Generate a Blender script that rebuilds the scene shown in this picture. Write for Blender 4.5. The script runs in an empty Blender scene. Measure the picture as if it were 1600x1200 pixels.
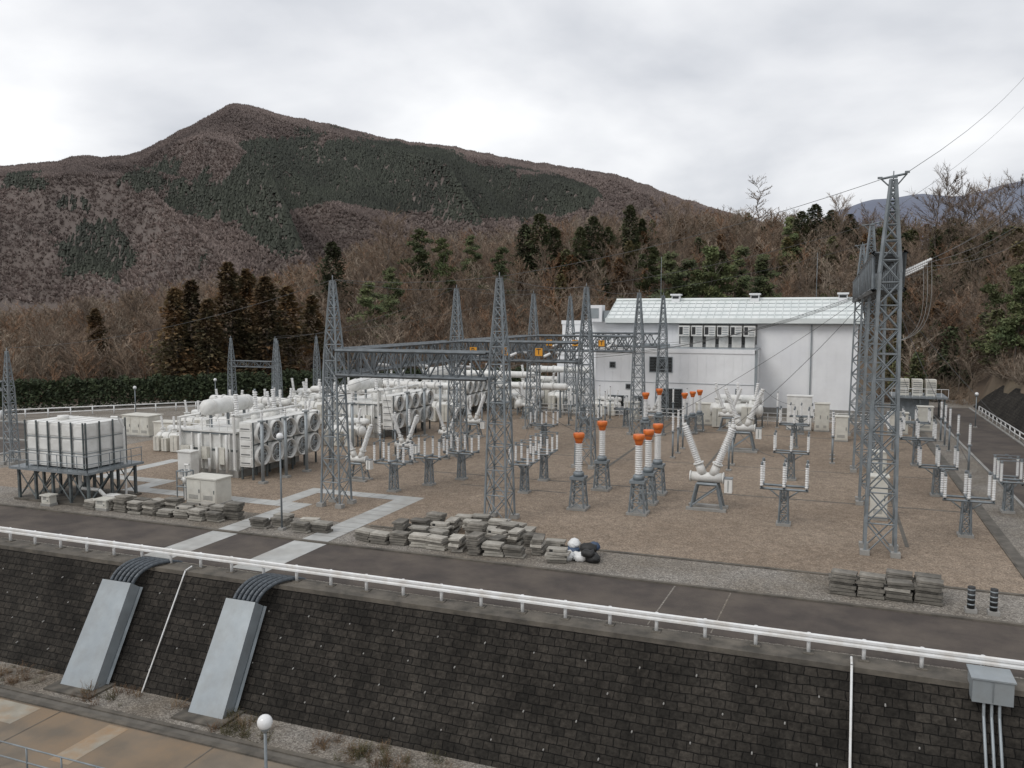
import bpy, math, random
import numpy as np
from mathutils import Vector, Matrix, noise
random.seed(7)
rng=np.random.default_rng(5)
SC=bpy.context.scene
COL=SC.collection
rad=math.radians
# ------------------------------------------------------------------ materials
def nmat(name,c1,c2=None,scale=3.0,rough=0.7,metal=0.0,bump=0.0,bscale=None,detail=6.0,c3=None,scale3=0.15,f3=0.5,objrand=0.0,coord='Object'):
    m=bpy.data.materials.new(name);m.use_nodes=True
    nt=m.node_tree;N=nt.nodes;L=nt.links
    b=N["Principled BSDF"];b.inputs["Roughness"].default_value=rough;b.inputs["Metallic"].default_value=metal
    tc=N.new("ShaderNodeTexCoord")
    c2=c2 or tuple(x*0.8 for x in c1)
    t=N.new("ShaderNodeTexNoise");t.inputs["Scale"].default_value=scale;t.inputs["Detail"].default_value=detail
    L.new(tc.outputs[coord],t.inputs["Vector"])
    r=N.new("ShaderNodeValToRGB");r.color_ramp.elements[0].position=.34;r.color_ramp.elements[1].position=.66
    r.color_ramp.elements[0].color=(*c2,1);r.color_ramp.elements[1].color=(*c1,1)
    L.new(t.outputs["Fac"],r.inputs["Fac"]);col=r.outputs["Color"]
    if c3:
        t3=N.new("ShaderNodeTexNoise");t3.inputs["Scale"].default_value=scale3;t3.inputs["Detail"].default_value=5;t3.inputs["Roughness"].default_value=.65
        L.new(tc.outputs[coord],t3.inputs["Vector"])
        mr=N.new("ShaderNodeMapRange");mr.inputs[1].default_value=.42;mr.inputs[2].default_value=.66;mr.inputs[3].default_value=0;mr.inputs[4].default_value=f3
        L.new(t3.outputs["Fac"],mr.inputs[0])
        mx=N.new("ShaderNodeMix");mx.data_type='RGBA';L.new(mr.outputs[0],mx.inputs[0]);L.new(col,mx.inputs[6]);mx.inputs[7].default_value=(*c3,1)
        col=mx.outputs[2]
    if objrand>0:
        oi=N.new("ShaderNodeObjectInfo");mr=N.new("ShaderNodeMapRange");mr.inputs[3].default_value=1-objrand;mr.inputs[4].default_value=1+objrand
        L.new(oi.outputs["Random"],mr.inputs[0])
        vm=N.new("ShaderNodeVectorMath");vm.operation='SCALE';L.new(col,vm.inputs[0]);L.new(mr.outputs[0],vm.inputs["Scale"]);col=vm.outputs[0]
    L.new(col,b.inputs["Base Color"])
    if bump>0:
        tb=N.new("ShaderNodeTexNoise");tb.inputs["Scale"].default_value=bscale or scale*3;tb.inputs["Detail"].default_value=4
        L.new(tc.outputs[coord],tb.inputs["Vector"])
        bp=N.new("ShaderNodeBump");bp.inputs["Strength"].default_value=bump;bp.inputs["Distance"].default_value=.05
        L.new(tb.outputs["Fac"],bp.inputs["Height"]);L.new(bp.outputs[0],b.inputs["Normal"])
    return m
M={}
M['steel']=nmat("galvanised_steel",(.25,.28,.30),(.17,.195,.21),2,.5,.25,c3=(.14,.13,.12),scale3=.6,f3=.35)
M['steelb']=nmat("beam_steel",(.16,.18,.195),(.10,.115,.125),2,.55,.2,c3=(.10,.095,.09),scale3=.6,f3=.35)
M['steeld']=nmat("dark_steel",(.13,.15,.15),(.07,.08,.085),3,.6,.2)
M['white']=nmat("equipment_paint",(.76,.76,.735),(.66,.66,.64),1.5,.45,c3=(.42,.40,.36),scale3=.9,f3=.4)
M['cream']=nmat("cabinet_paint",(.66,.645,.58),(.56,.55,.50),1.3,.5,c3=(.38,.35,.30),scale3=1.1,f3=.45)
M['porc']=nmat("porcelain",(.78,.78,.77),(.64,.64,.63),6,.25)
M['grille']=nmat("fan_grille",(.20,.205,.205),(.10,.10,.10),14,.6)
M['orange']=nmat("orange_cap",(.74,.19,.035),(.60,.13,.025),4,.5)
M['rail']=nmat("rail_paint",(.78,.79,.79),(.68,.69,.69),1.2,.4,c3=(.42,.36,.28),scale3=1.6,f3=.4)
M['bwall']=nmat("building_panel",(.82,.83,.84),(.76,.77,.79),.35,.55,c3=(.62,.62,.62),scale3=.25,f3=.4)
M['broof']=nmat("roof_sheet",(.72,.75,.74),(.62,.66,.65),.8,.55,.0)
M['dark']=nmat("dark_opening",(.03,.033,.036),(.02,.02,.02),3,.6)
M['conc']=nmat("concrete",(.36,.355,.34),(.27,.265,.25),2.5,.85,c3=(.2,.19,.17),scale3=.5,f3=.6,bump=.2,bscale=20)
M['pathc']=nmat("trench_cover",(.47,.475,.46),(.37,.375,.365),1.2,.8,c3=(.27,.255,.23),scale3=.35,f3=.6)
M['slab']=nmat("slab_concrete",(.25,.23,.20),(.11,.102,.088),2.2,.9,bump=.4,bscale=15,c3=(.07,.066,.056),scale3=1.3,f3=.7,objrand=.3)
M['slabp']=nmat("slab_concrete_pale",(.50,.475,.42),(.32,.30,.265),2.6,.9,bump=.3,bscale=15,c3=(.18,.168,.145),scale3=1.1,f3=.75,objrand=.25)
M['duct']=nmat("duct_sheet",(.31,.345,.365),(.26,.29,.31),1.2,.4,.2,c3=(.20,.20,.19),scale3=.8,f3=.45)
M['cable']=nmat("cable_jacket",(.08,.095,.11),(.05,.06,.07),4,.45)
M['wire']=nmat("conductor",(.12,.12,.12),(.08,.08,.08),4,.5,.3)
M['sign']=nmat("sign_amber",(.70,.32,.03),(.6,.27,.02),3,.5)
M['black']=nmat("black_paint",(.02,.02,.02),(.015,.015,.015),3,.6)
M['globe']=nmat("lamp_globe",(.75,.76,.76),(.7,.7,.7),2,.15)
M['gutter']=nmat("gutter_concrete",(.11,.098,.083),(.055,.05,.042),1.5,.9,c3=(.2,.175,.14),scale3=.8,f3=.5,bump=.3,bscale=12)
M['trench']=nmat("trench_line",(.14,.128,.11),(.085,.077,.066),1.5,.9)
M['bark']=nmat("bark",(.18,.15,.125),(.10,.084,.07),4,.95)
M['twig']=nmat("twigs",(.21,.150,.108),(.13,.094,.069),.5,.95,c3=(.27,.215,.165),scale3=.12,f3=.7,objrand=.4)
M['cedar']=nmat("cedar_foliage",(.115,.088,.040),(.052,.05,.024),.9,.9,c3=(.22,.11,.045),scale3=.3,f3=.9,objrand=.35)
M['ever']=nmat("evergreen_foliage",(.085,.105,.048),(.042,.056,.028),.9,.9,c3=(.13,.12,.05),scale3=.35,f3=.6,objrand=.35)
M['pine']=nmat("pine_foliage",(.11,.14,.055),(.055,.078,.035),.9,.9,c3=(.16,.14,.06),scale3=.4,f3=.5,objrand=.3)
M['hedge']=nmat("hedge_leaf",(.05,.067,.028),(.02,.03,.014),1.2,.9)
def attrmat():
    m=bpy.data.materials.new("woodland");m.use_nodes=True;nt=m.node_tree
    b=nt.nodes["Principled BSDF"];b.inputs["Roughness"].default_value=.95
    a=nt.nodes.new("ShaderNodeAttribute");a.attribute_name="Col";nt.links.new(a.outputs["Color"],b.inputs["Base Color"]);return m
M['attr']=attrmat()
def gravel(name,cols,big,bigf,bscale=.09,vs=19):
    m=bpy.data.materials.new(name);m.use_nodes=True;nt=m.node_tree;N=nt.nodes;L=nt.links
    b=N["Principled BSDF"];b.inputs["Roughness"].default_value=.95
    tc=N.new("ShaderNodeTexCoord");v=N.new("ShaderNodeTexVoronoi");v.inputs["Scale"].default_value=vs;L.new(tc.outputs["Object"],v.inputs["Vector"])
    sp=N.new("ShaderNodeSeparateColor");L.new(v.outputs["Color"],sp.inputs[0])
    r=N.new("ShaderNodeValToRGB");e=r.color_ramp.elements;e[0].position=0;e[0].color=(*cols[0],1);e[1].position=1;e[1].color=(*cols[2],1);x=e.new(.55);x.color=(*cols[1],1);L.new(sp.outputs[0],r.inputs[0])
    n=N.new("ShaderNodeTexNoise");n.inputs["Scale"].default_value=bscale;n.inputs["Detail"].default_value=9;n.inputs["Roughness"].default_value=.62;L.new(tc.outputs["Object"],n.inputs["Vector"])
    mr=N.new("ShaderNodeMapRange");mr.inputs[1].default_value=.38;mr.inputs[2].default_value=.64;mr.inputs[4].default_value=bigf;L.new(n.outputs["Fac"],mr.inputs[0])
    mx=N.new("ShaderNodeMix");mx.data_type='RGBA';mx.blend_type='MULTIPLY';L.new(mr.outputs[0],mx.inputs[0]);L.new(r.outputs[0],mx.inputs[6]);mx.inputs[7].default_value=(*big,1)
    n2=N.new("ShaderNodeTexNoise");n2.inputs["Scale"].default_value=1.6;n2.inputs["Detail"].default_value=8;n2.inputs["Roughness"].default_value=.75;L.new(tc.outputs["Object"],n2.inputs["Vector"])
    m2=N.new("ShaderNodeMapRange");m2.inputs[1].default_value=.3;m2.inputs[2].default_value=.7;m2.inputs[3].default_value=.70;m2.inputs[4].default_value=1.3;L.new(n2.outputs["Fac"],m2.inputs[0])
    sc=N.new("ShaderNodeVectorMath");sc.operation='SCALE';L.new(mx.outputs[2],sc.inputs[0]);L.new(m2.outputs[0],sc.inputs["Scale"]);L.new(sc.outputs[0],b.inputs["Base Color"])
    bp=N.new("ShaderNodeBump");bp.inputs["Strength"].default_value=.5;bp.inputs["Distance"].default_value=.03;L.new(v.outputs["Distance"],bp.inputs["Height"]);L.new(bp.outputs[0],b.inputs["Normal"])
    return m
M['gravb']=gravel("brown_gravel",((.155,.118,.086),(.26,.202,.150),(.365,.30,.235)),(.72,.69,.66),.85)
M['gravg']=gravel("grey_gravel",((.12,.108,.094),(.22,.20,.175),(.36,.338,.305)),(.60,.54,.46),.8,.2)
M['asph']=nmat("asphalt",(.072,.058,.050),(.050,.041,.036),.8,.9,bump=.25,bscale=25,c3=(.112,.092,.075),scale3=.35,f3=.85,detail=9)
M['soil']=nmat("leaf_litter",(.16,.116,.082),(.10,.075,.055),.3,.98,c3=(.095,.085,.05),scale3=.05,f3=.5)
M['mount']=nmat("mountain_cover",(.155,.128,.115),(.115,.094,.085),.02,.98)
M['blue']=nmat("far_ridge_haze_tint",(.15,.17,.22),(.13,.145,.195),.004,1.0)  # bluish distance haze painted into the ridge's base colour
M['low']=nmat("stained_concrete",(.215,.18,.14),(.145,.12,.092),.6,.85,c3=(.24,.15,.075),scale3=.3,f3=.55,bump=.15,bscale=20,detail=10)
M['lowl']=nmat("pale_concrete",(.36,.335,.28),(.25,.225,.18),.9,.85,c3=(.30,.18,.085),scale3=.6,f3=.85,detail=9)
M['tarp']=nmat("blue_sheet",(.03,.06,.13),(.04,.07,.12),3,.5)
def masonry():
    m=bpy.data.materials.new("block_masonry");m.use_nodes=True;nt=m.node_tree;N=nt.nodes;L=nt.links
    b=N["Principled BSDF"];b.inputs["Roughness"].default_value=.95;b.inputs["Specular IOR Level"].default_value=.25
    tc=N.new("ShaderNodeTexCoord");uv=tc.outputs["UV"]
    nz=N.new("ShaderNodeTexNoise");nz.inputs["Scale"].default_value=1.7;nz.inputs["Detail"].default_value=2;L.new(uv,nz.inputs["Vector"])
    ad=N.new("ShaderNodeVectorMath");ad.operation='MULTIPLY_ADD';L.new(nz.outputs["Color"],ad.inputs[0]);ad.inputs[1].default_value=(.22,.10,0);L.new(uv,ad.inputs[2])
    br=N.new("ShaderNodeTexBrick");L.new(ad.outputs[0],br.inputs["Vector"])
    br.inputs["Scale"].default_value=1;br.inputs["Brick Width"].default_value=.46;br.inputs["Row Height"].default_value=.31
    br.inputs["Mortar Size"].default_value=.018;br.inputs["Mortar Smooth"].default_value=.4;br.inputs["Bias"].default_value=-.1
    br.inputs["Color1"].default_value=(.028,.0245,.0205,1);br.inputs["Color2"].default_value=(.0155,.014,.012,1);br.inputs["Mortar"].default_value=(.005,.0046,.004,1)
    n2=N.new("ShaderNodeTexNoise");n2.inputs["Scale"].default_value=.35;n2.inputs["Detail"].default_value=9;n2.inputs["Roughness"].default_value=.72
    mp=N.new("ShaderNodeMapping");mp.inputs["Scale"].default_value=(1.2,.8,1);L.new(uv,mp.inputs[0]);L.new(mp.outputs[0],n2.inputs["Vector"])
    mr=N.new("ShaderNodeMapRange");mr.inputs[1].default_value=.35;mr.inputs[2].default_value=.7;mr.inputs[3].default_value=.5;mr.inputs[4].default_value=1.9;L.new(n2.outputs["Fac"],mr.inputs[0])
    n4=N.new("ShaderNodeTexNoise");n4.inputs["Scale"].default_value=6;n4.inputs["Detail"].default_value=7;n4.inputs["Roughness"].default_value=.65;L.new(uv,n4.inputs["Vector"])
    m4=N.new("ShaderNodeMapRange");m4.inputs[1].default_value=.3;m4.inputs[2].default_value=.7;m4.inputs[3].default_value=.5;m4.inputs[4].default_value=1.7;L.new(n4.outputs["Fac"],m4.inputs[0])
    mm=N.new("ShaderNodeMath");mm.operation='MULTIPLY';L.new(mr.outputs[0],mm.inputs[0]);L.new(m4.outputs[0],mm.inputs[1])
    sc=N.new("ShaderNodeVectorMath");sc.operation='SCALE';L.new(br.outputs["Color"],sc.inputs[0]);L.new(mm.outputs[0],sc.inputs["Scale"])
    L.new(sc.outputs[0],b.inputs["Base Color"])
    iv=N.new("ShaderNodeMath");iv.operation='SUBTRACT';iv.inputs[0].default_value=1;L.new(br.outputs["Fac"],iv.inputs[1])
    a2=N.new("ShaderNodeMath");a2.operation='MULTIPLY_ADD';L.new(n4.outputs["Fac"],a2.inputs[0]);a2.inputs[1].default_value=1.0;L.new(iv.outputs[0],a2.inputs[2])
    bp=N.new("ShaderNodeBump");bp.inputs["Strength"].default_value=.9;bp.inputs["Distance"].default_value=.06;L.new(a2.outputs[0],bp.inputs["Height"]);L.new(bp.outputs[0],b.inputs["Normal"])
    return m
M['mason']=masonry()
# ------------------------------------------------------------------ mesh builder
class MB:
    def __init__(s): s.v=[];s.f=[];s.m=[];s.s=[];s.mats=[]
    def mi(s,m):
        if m not in s.mats:s.mats.append(m)
        return s.mats.index(m)
    def face(s,ids,m,sm=False): s.f.append(ids);s.m.append(s.mi(m));s.s.append(sm)
    def quad(s,a,b,c,d,m):
        n=len(s.v);s.v+= [a,b,c,d];s.face((n,n+1,n+2,n+3),m)
    def box(s,c,d,m,rz=0.0,taper=1.0):
        n=len(s.v);x,y,z=(d[0]/2,d[1]/2,d[2]/2);ca,sa=math.cos(rz),math.sin(rz)
        for k in (-1,1):
            t=1 if k<0 else taper
            for i,j in((-1,-1),(1,-1),(1,1),(-1,1)):
                px,py=i*x*t,j*y*t
                s.v.append((c[0]+px*ca-py*sa,c[1]+px*sa+py*ca,c[2]+k*z))
        for q in((0,3,2,1),(4,5,6,7),(0,1,5,4),(1,2,6,5),(2,3,7,6),(3,0,4,7)): s.face(tuple(n+i for i in q),m)
    def bx(s,x0,x1,y0,y1,z0,z1,m): s.box(((x0+x1)/2,(y0+y1)/2,(z0+z1)/2),(x1-x0,y1-y0,z1-z0),m)
    def ring(s,p,q,prof,n,m,sm=True,caps=True):
        p=Vector(p);q=Vector(q);d=q-p;L=d.length;d.normalize()
        u=d.orthogonal().normalized() if abs(d.z)<.999 else Vector((1,0,0))
        w=d.cross(u);o=math.pi/n
        base=len(s.v)
        for r,t in prof:
            c=p+d*(L*t)
            for i in range(n):
                a=2*math.pi*i/n+o;s.v.append(tuple(c+u*(r*math.cos(a))+w*(r*math.sin(a))))
        for k in range(len(prof)-1):
            for i in range(n):
                j=(i+1)%n;s.face((base+k*n+i,base+k*n+j,base+(k+1)*n+j,base+(k+1)*n+i),m,sm)
        if caps:
            s.face(tuple(base+i for i in range(n))[::-1],m);e=base+(len(prof)-1)*n
            s.face(tuple(e+i for i in range(n)),m)
    def tube(s,p,q,r,m,r2=None,n=10,sm=True,caps=True): s.ring(p,q,[(r,0),(r2 if r2 is not None else r,1)],n,m,sm,caps)
    def bar(s,p,q,w,m): s.ring(p,q,[(w*.707,0),(w*.707,1)],4,m,False,False)
    def path(s,pts,r,m,n=6):
        for a,b in zip(pts[:-1],pts[1:]): s.tube(a,b,r,m,n=n,caps=False)
    def insul(s,p,q,r,m,k=8,n=10):
        pr=[]
        for i in range(k):
            t=i/k;pr+=[(r*.62,t),(r*.62,t+.35/k),(r,t+.55/k),(r*.95,t+.7/k)]
        pr.append((r*.62,1.0));s.ring(p,q,pr,n,m,False)
    def obj(s,name,parent=None,loc=(0,0,0),label=None):
        me=bpy.data.meshes.new(name);me.from_pydata([tuple(v) for v in s.v],[],s.f)
        for m in s.mats: me.materials.append(M[m])
        me.polygons.foreach_set("material_index",s.m);me.polygons.foreach_set("use_smooth",s.s)
        me.update()
        o=bpy.data.objects.new(name,me);COL.objects.link(o);o.location=loc
        if parent: o.parent=parent
        if label:o["label"]=label
        return o
def thing(name,label,cat,loc=(0,0,0),rz=0,group=None):
    e=bpy.data.objects.new(name,None);e.empty_display_size=.3;COL.objects.link(e);e.location=loc;e.rotation_euler=(0,0,rz)
    e["label"]=label;e["category"]=cat
    if group:e["group"]=group
    return e
def tag(o,label,cat,group=None):
    o["label"]=label;o["category"]=cat
    if group:o["group"]=group
    return o
def structure(o): o["kind"]="structure";return o
def dup(src,loc,rz=0,label=None,scale=None):
    o=src.copy();COL.objects.link(o);o.location=loc;o.rotation_euler=(0,0,rz)
    if label:o["label"]=label
    if scale:o.scale=scale
    def rec(a,b):
        for c in list(a.children):
            d=c.copy();COL.objects.link(d);d.parent=b;rec(c,d)
    rec(src,o);return o
def clone(o,parent,loc):
    c=o.copy();COL.objects.link(c);c.parent=parent;c.location=loc;return c
# ------------------------------------------------------------------ GROUND
def sheet(name,x0,x1,y0,y1,z,mat):
    b=MB();b.quad((x0,y0,z),(x1,y0,z),(x1,y1,z),(x0,y1,z),mat);return structure(b.obj(name))
WT=29.4;WB=26.5  # wall top and base lines
b=MB();b.quad((-4000,-4000,-4.6),(4000,-4000,-4.6),(4000,4000,-4.6),(-4000,4000,-4.6),'soil');structure(b.obj("ground"))
sheet("lower_gravel_ground",-90,40,-5,26.7,-4.5,'gravg')
sheet("lower_concrete_pavement",-90,-15.6,2,23.9,-4.49,'low')
b=MB()
for x0,x1,y0,y1 in((-33,-30.4,22.4,23.8),(-26.6,-25.6,21.0,23.8)): b.quad((x0,y0,-4.484),(x1,y0,-4.484),(x1,y1,-4.484),(x0,y1,-4.484),'lowl')
structure(b.obj("pale_pavement_patches"))
b=MB()
for x in(-29.4,-21.5): b.quad((x,3,-4.478),(x+.05,3,-4.478),(x+.05,23.9,-4.478),(x,23.9,-4.478),'trench')
structure(b.obj("pavement_joint"))
b=MB();b.bx(-90,20,23.9,24.15,-4.6,-4.42,'gutter');b.bx(-90,20,24.15,24.5,-4.55,-4.485,'trench');b.bx(-90,20,24.5,24.7,-4.6,-4.43,'gutter');structure(b.obj("drainage_gutter"))
sheet("yard_ground",-140,19,WT,135,0,'gravg')
sheet("yard_gravel_ground",-60,8.5,39.9,96,.006,'gravb')
sheet("road",-130,18,30.6,35.7,.006,'asph')
b=MB();b.bx(-130,18,35.7,35.9,-.1,.08,'gutter');structure(b.obj("road_kerb"))
b=MB();b.bx(-24,8.4,39.65,39.85,-.1,.05,'gutter');b.bx(8.5,8.62,39.9,96,-.1,.05,'gutter');structure(b.obj("yard_kerb"))
sheet("side_road",11.6,16.6,40,118,.008,'asph')
b=MB();b.bx(11.4,11.6,40,118,-.1,.1,'conc');b.bx(16.6,16.8,40,118,-.1,.1,'conc');structure(b.obj("side_road_kerb"))
sheet("far_left_road",-135,-66,44,64,.01,'asph')
b=MB();b.bx(-110,-64,64,64.4,-.1,.15,'conc');b.bx(-110,-64,55.0,55.35,-.1,.12,'conc');b.bx(-66,-65.6,44,64,-.1,.12,'conc');structure(b.obj("far_left_kerb"))
b=MB();z=.016
for x0,x1,y0,y1 in((-50.5,-43.6,44.6,45.8),(-44.9,-43.6,41.9,44.6),(-43.6,-30.2,41.9,43.1),(-31.6,-30.2,35.92,41.9),(-31.6,-29.9,30.7,35.68),
   (-33.0,-24.4,46.0,47.2),(-26.0,-24.4,35.92,46.0),(-26.2,-24.2,30.7,35.68),(-50.5,-49.3,45.8,52.5),(-33,-31.8,43.1,46)):
    b.quad((x0,y0,z),(x1,y0,z),(x1,y1,z),(x0,y1,z),'pathc')
structure(b.obj("trench_cover_path"))
b=MB()
for x0,x1,y0,y1,nx,ny in((-43.6,-30.2,41.9,43.1,13,0),(-26.0,-24.4,36.02,46.0,0,10),(-33.0,-26.0,46,47.2,7,0),(-31.6,-30.2,36.02,41.9,0,6),(-50.5,-43.6,44.6,45.8,7,0)):
    for i in range(1,nx): x=x0+(x1-x0)*i/nx;b.quad((x,y0,.02),(x+.03,y0,.02),(x+.03,y1,.02),(x,y1,.02),'trench')
    for i in range(1,ny): y=y0+(y1-y0)*i/ny;b.quad((x0,y,.02),(x1,y,.02),(x1,y+.03,.02),(x0,y+.03,.02),'trench')
structure(b.obj("trench_cover_joint"))
b=MB();z=.012
for x0,x1,y0,y1 in((-28,8.4,55.4,55.65),(-28,8.4,66,66.2),(-28,8.4,84,84.3),(-24,-16.2,51.9,52.1)):
    b.quad((x0,y0,z),(x1,y0,z),(x1,y1,z),(x0,y1,z),'trench')
z=.017
for x0,x1,y0,y1 in((-16.2,-15.95,52.4,90),(-8.9,-8.7,60,90),(3.9,4.1,46,92),(8.64,9.15,40,96)):
    b.quad((x0,y0,z),(x1,y0,z),(x1,y1,z),(x0,y1,z),'trench')
structure(b.obj("cable_trench_strip"))
b=MB()
for x in(-6.3,-3.9): b.quad((x,30.7,.012),(x+.05,30.7,.012),(x+.25,35.6,.012),(x+.18,35.6,.012),'gravg')
structure(b.obj("road_joint"))
def wallmesh(name,pts_top,pts_bot):
    me=bpy.data.meshes.new(name)
    vs=[];fs=[];n=len(pts_top)
    for t,bo in zip(pts_top,pts_bot): vs+=[bo,t]
    for i in range(n-1): fs.append((2*i,2*i+2,2*i+3,2*i+1))
    me.from_pydata(vs,[],fs);uvl=me.uv_layers.new(name="UVMap")
    run=[0]
    for i in range(1,n): run.append(run[-1]+(Vector(pts_top[i])-Vector(pts_top[i-1])).length)
    for p in me.polygons:
        for li in p.loop_indices:
            vi=me.loops[li].vertex_index;k=vi//2
            uvl.data[li].uv=(run[k],0 if vi%2==0 else (Vector(pts_top[k])-Vector(pts_bot[k])).length)
    me.materials.append(M['mason']);o=bpy.data.objects.new(name,me);COL.objects.link(o);return o
rw=thing("retaining_wall","dark weathered block masonry retaining wall below the road","wall",(0,0,0))
w=wallmesh("masonry_face",[(-100,WT,0),(25,WT,0)],[(-100,WB,-4.55),(25,WB,-4.55)]);w.parent=rw
b=MB();b.bx(-100,25,WT-.08,30.35,-.28,.06,'gutter');b.obj("coping",rw)
def wally(z,off=.0): return WT+z*(WT-WB)/4.55-off
wp=None
for r_,zz in enumerate((-.9,-1.8,-2.75,-3.7)):
    for i in range(24):
        x=-41+i*2.05+(r_%2)*1.0;y=wally(zz)
        if wp is None:
            b=MB();b.tube((0,.1,0),(0,-.07,-.03),.028,'conc',n=7);wp=b.obj("weep_pipe",rw,(x,y,zz))
        else: clone(wp,rw,(x,y,zz+random.uniform(-.05,.05)))
gr=thing("guardrail","long white steel guardrail along the road edge above the wall","guardrail",(0,30.0,0))
b=MB()
prof=[(0,.50),(-.06,.53),(-.06,.60),(-.015,.65),(-.06,.70),(-.06,.78),(0,.82)]
for i in range(len(prof)-1):
    (y0,z0),(y1,z1)=prof[i],prof[i+1];b.quad((-75,y0-.06,z0),(16,y0-.06,z0),(16,y1-.06,z1),(-75,y1-.06,z1),'rail')
b.obj("rail",gr)
px=None
for i in range(50):
    x=-74.2+i*1.8
    if px is None:
        b=MB();b.tube((0,0,0),(0,0,.78),.07,'rail',n=8);b.bx(-.06,.06,-.09,0,.55,.78,'rail');b.bx(-.18,.18,-.18,.18,.05,.09,'gutter');px=b.obj("post",gr,(x,.06,0))
    else: clone(px,gr,(x,.06,0))
def railing(label,p,q,h,n,mat='rail',name="pipe_railing",rails=3,r=.03):
    t=thing(name,label,"railing",p);p=Vector(p);q=Vector(q);d=q-p
    for k in range(rails): b=MB();zz=h*(k+1)/rails;b.tube((0,0,zz),tuple(d+Vector((0,0,zz))),r,mat,n=6);b.obj("rail",t)
    b=MB();b.tube((0,0,0),(0,0,h),r*1.2,mat,n=6);f=b.obj("post",t)
    for i in range(1,n+1): clone(f,t,d*(i/n))
    return t
railing("white guardrail along the far yard road",(-110,48.5,0),(-88,65.7,0),1.0,12,rails=2,r=.07,name="guardrail")
railing("white guardrail beside the hedge",(-88,65.9,0),(-69,86,0),1.0,12,rails=2,r=.07,name="guardrail")
railing("white guardrail beside the side road wall",(16.9,52,0),(16.9,112,0),.9,26,rails=2,r=.06,name="guardrail")
railing("grey pipe railing on the lower concrete ground",(-33,19.9,-4.5),(-19.5,19.9,-4.5),1.1,8,mat='steel',rails=2)
railing("white pipe fence in front of the building",(-32,92.2,0),(-2,92.2,0),1.3,22,rails=3,r=.035)
railing("white pipe fence behind the yard equipment",(-1.5,94.5,0),(8,94.5,0),1.3,8,rails=3,r=.035)
def cable_duct(x,wb,wt,label):
    t=thing("cable_duct",label,"duct",(x,26.4,-4.5),group="sheet metal cable ducts on the retaining wall")
    def P(u,v,w): return (u-.12*v,v*2.42-w*.84-.05,v*3.72+w*.54)
    db,dt=.85,.70
    b=MB()
    V=[P(-wb,0,0),P(wb,0,0),P(wb,0,db),P(-wb,0,db),P(-wt,1,0),P(wt,1,0),P(wt,1,dt),P(-wt,1,dt)]
    V[2]=(V[2][0],V[2][1],0);V[3]=(V[3][0],V[3][1],0)
    b.v+=V
    for q in((0,4,7,3),(1,2,6,5),(3,7,6,2),(4,5,6,7)): b.face(q,'duct')
    b.obj("duct_casing",t)
    for s in(-1,1):
        b=MB();b.bar(P(s*(wb+.06),0.02,.03),P(s*(wt+.06),1,.03),.12,'steel');b.obj("side_flange",t)
    b=MB();b.bx(-wb-.35,wb+.35,-1.3,.25,-.02,.08,'gutter');b.obj("footing",t)
    for i in range(6):
        b=MB();xx=(-.68+i*.272)
        s=Vector(P(xx*wt/.9,.96,.35));pts=[]
        e=Vector((xx*1.1+.75,4.2,4.45))
        m1=s+Vector((.12,.25,1.05));m2=e+Vector((-.2,-.75,.42))
        for k in range(13):
            a=k/12;pts.append(tuple(s*(1-a)**3+m1*3*a*(1-a)**2+m2*3*a*a*(1-a)+e*a**3))
        b.path(pts,.088,'cable',n=8);b.obj("cable",t)
    return t
cable_duct(-30.55,.98,.86,"grey sheet metal cable duct with curved black cables at its top")
cable_duct(-23.45,.88,.78,"narrower grey sheet metal cable duct leaning on the masonry wall")
b=MB();b.path([(-27.6,29.7,.2),(-27.6,wally(0,.12),.12),(-27.6,wally(-4.5,.08),-4.5)],.035,'rail');tag(b.obj("drain_pipe"),"thin white pipe running down the masonry wall","pipe")
b=MB();b.path([(1.0,29.8,.2),(1.0,wally(0,.14),.14),(1.0,wally(-4.5,.08),-4.5)],.045,'rail');tag(b.obj("drain_pipe"),"white conduit fixed to the dark masonry wall","pipe")
t=thing("junction_box","grey steel junction box on the wall top with conduits","box",(5.1,29.2,0))
b=MB();b.box((0,.0,.12),(1.15,1.0,.75),'duct');b.box((0,0,.52),(1.25,1.1,.05),'duct');b.bar((0,-.51,-.2),(0,-.51,.48),.03,'steel');b.obj("casing",t)
for dx in(-.22,.0,.22):
    b=MB();b.path([(dx,-.35,-.2),(dx,-.45,-.7),(dx,-2.9,-4.5)],.05,'duct');b.obj("conduit",t)
def lamp(loc,h,label,rg=.23):
    t=thing("street_lamp",label,"lamp",loc,group="globe lamps in the yard")
    b=MB();b.tube((0,0,0),(0,0,h-.2),.06,'steel',r2=.045,n=10);b.obj("lamp_post",t)
    b=MB();b.box((0,0,.06),(.35,.35,.12),'conc');b.obj("footing",t)
    b=MB();pr=[];n=10
    for i in range(n+1):
        a=math.pi*i/n;pr.append((max(.01,rg*math.sin(a)),(1-math.cos(a))/2))
    b.ring((0,0,h-.25),(0,0,h-.25+2*rg),pr,16,'globe');b.obj("globe",t)
    b=MB();b.ring((0,0,h-.33),(0,0,h-.10),[(.07,0),(.17,.6),(.19,1)],12,'duct');b.obj("collar",t)
lamp((-15.3,19.2,-4.5),4.45,"grey lamp post with white globe on lower ground")
lamp((-28.2,37.3,0),5.3,"slender grey lamp post with globe beside slab stacks",rg=.2)
lamp((-71.7,82.2,0),3.8,"small globe lamp by the hedge",rg=.2)
lamp((-76,73.6,0),3.4,"small globe lamp near the far guardrail",rg=.2)
lamp((14.5,98,0),3.6,"small globe lamp by the side road",rg=.2)
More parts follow.
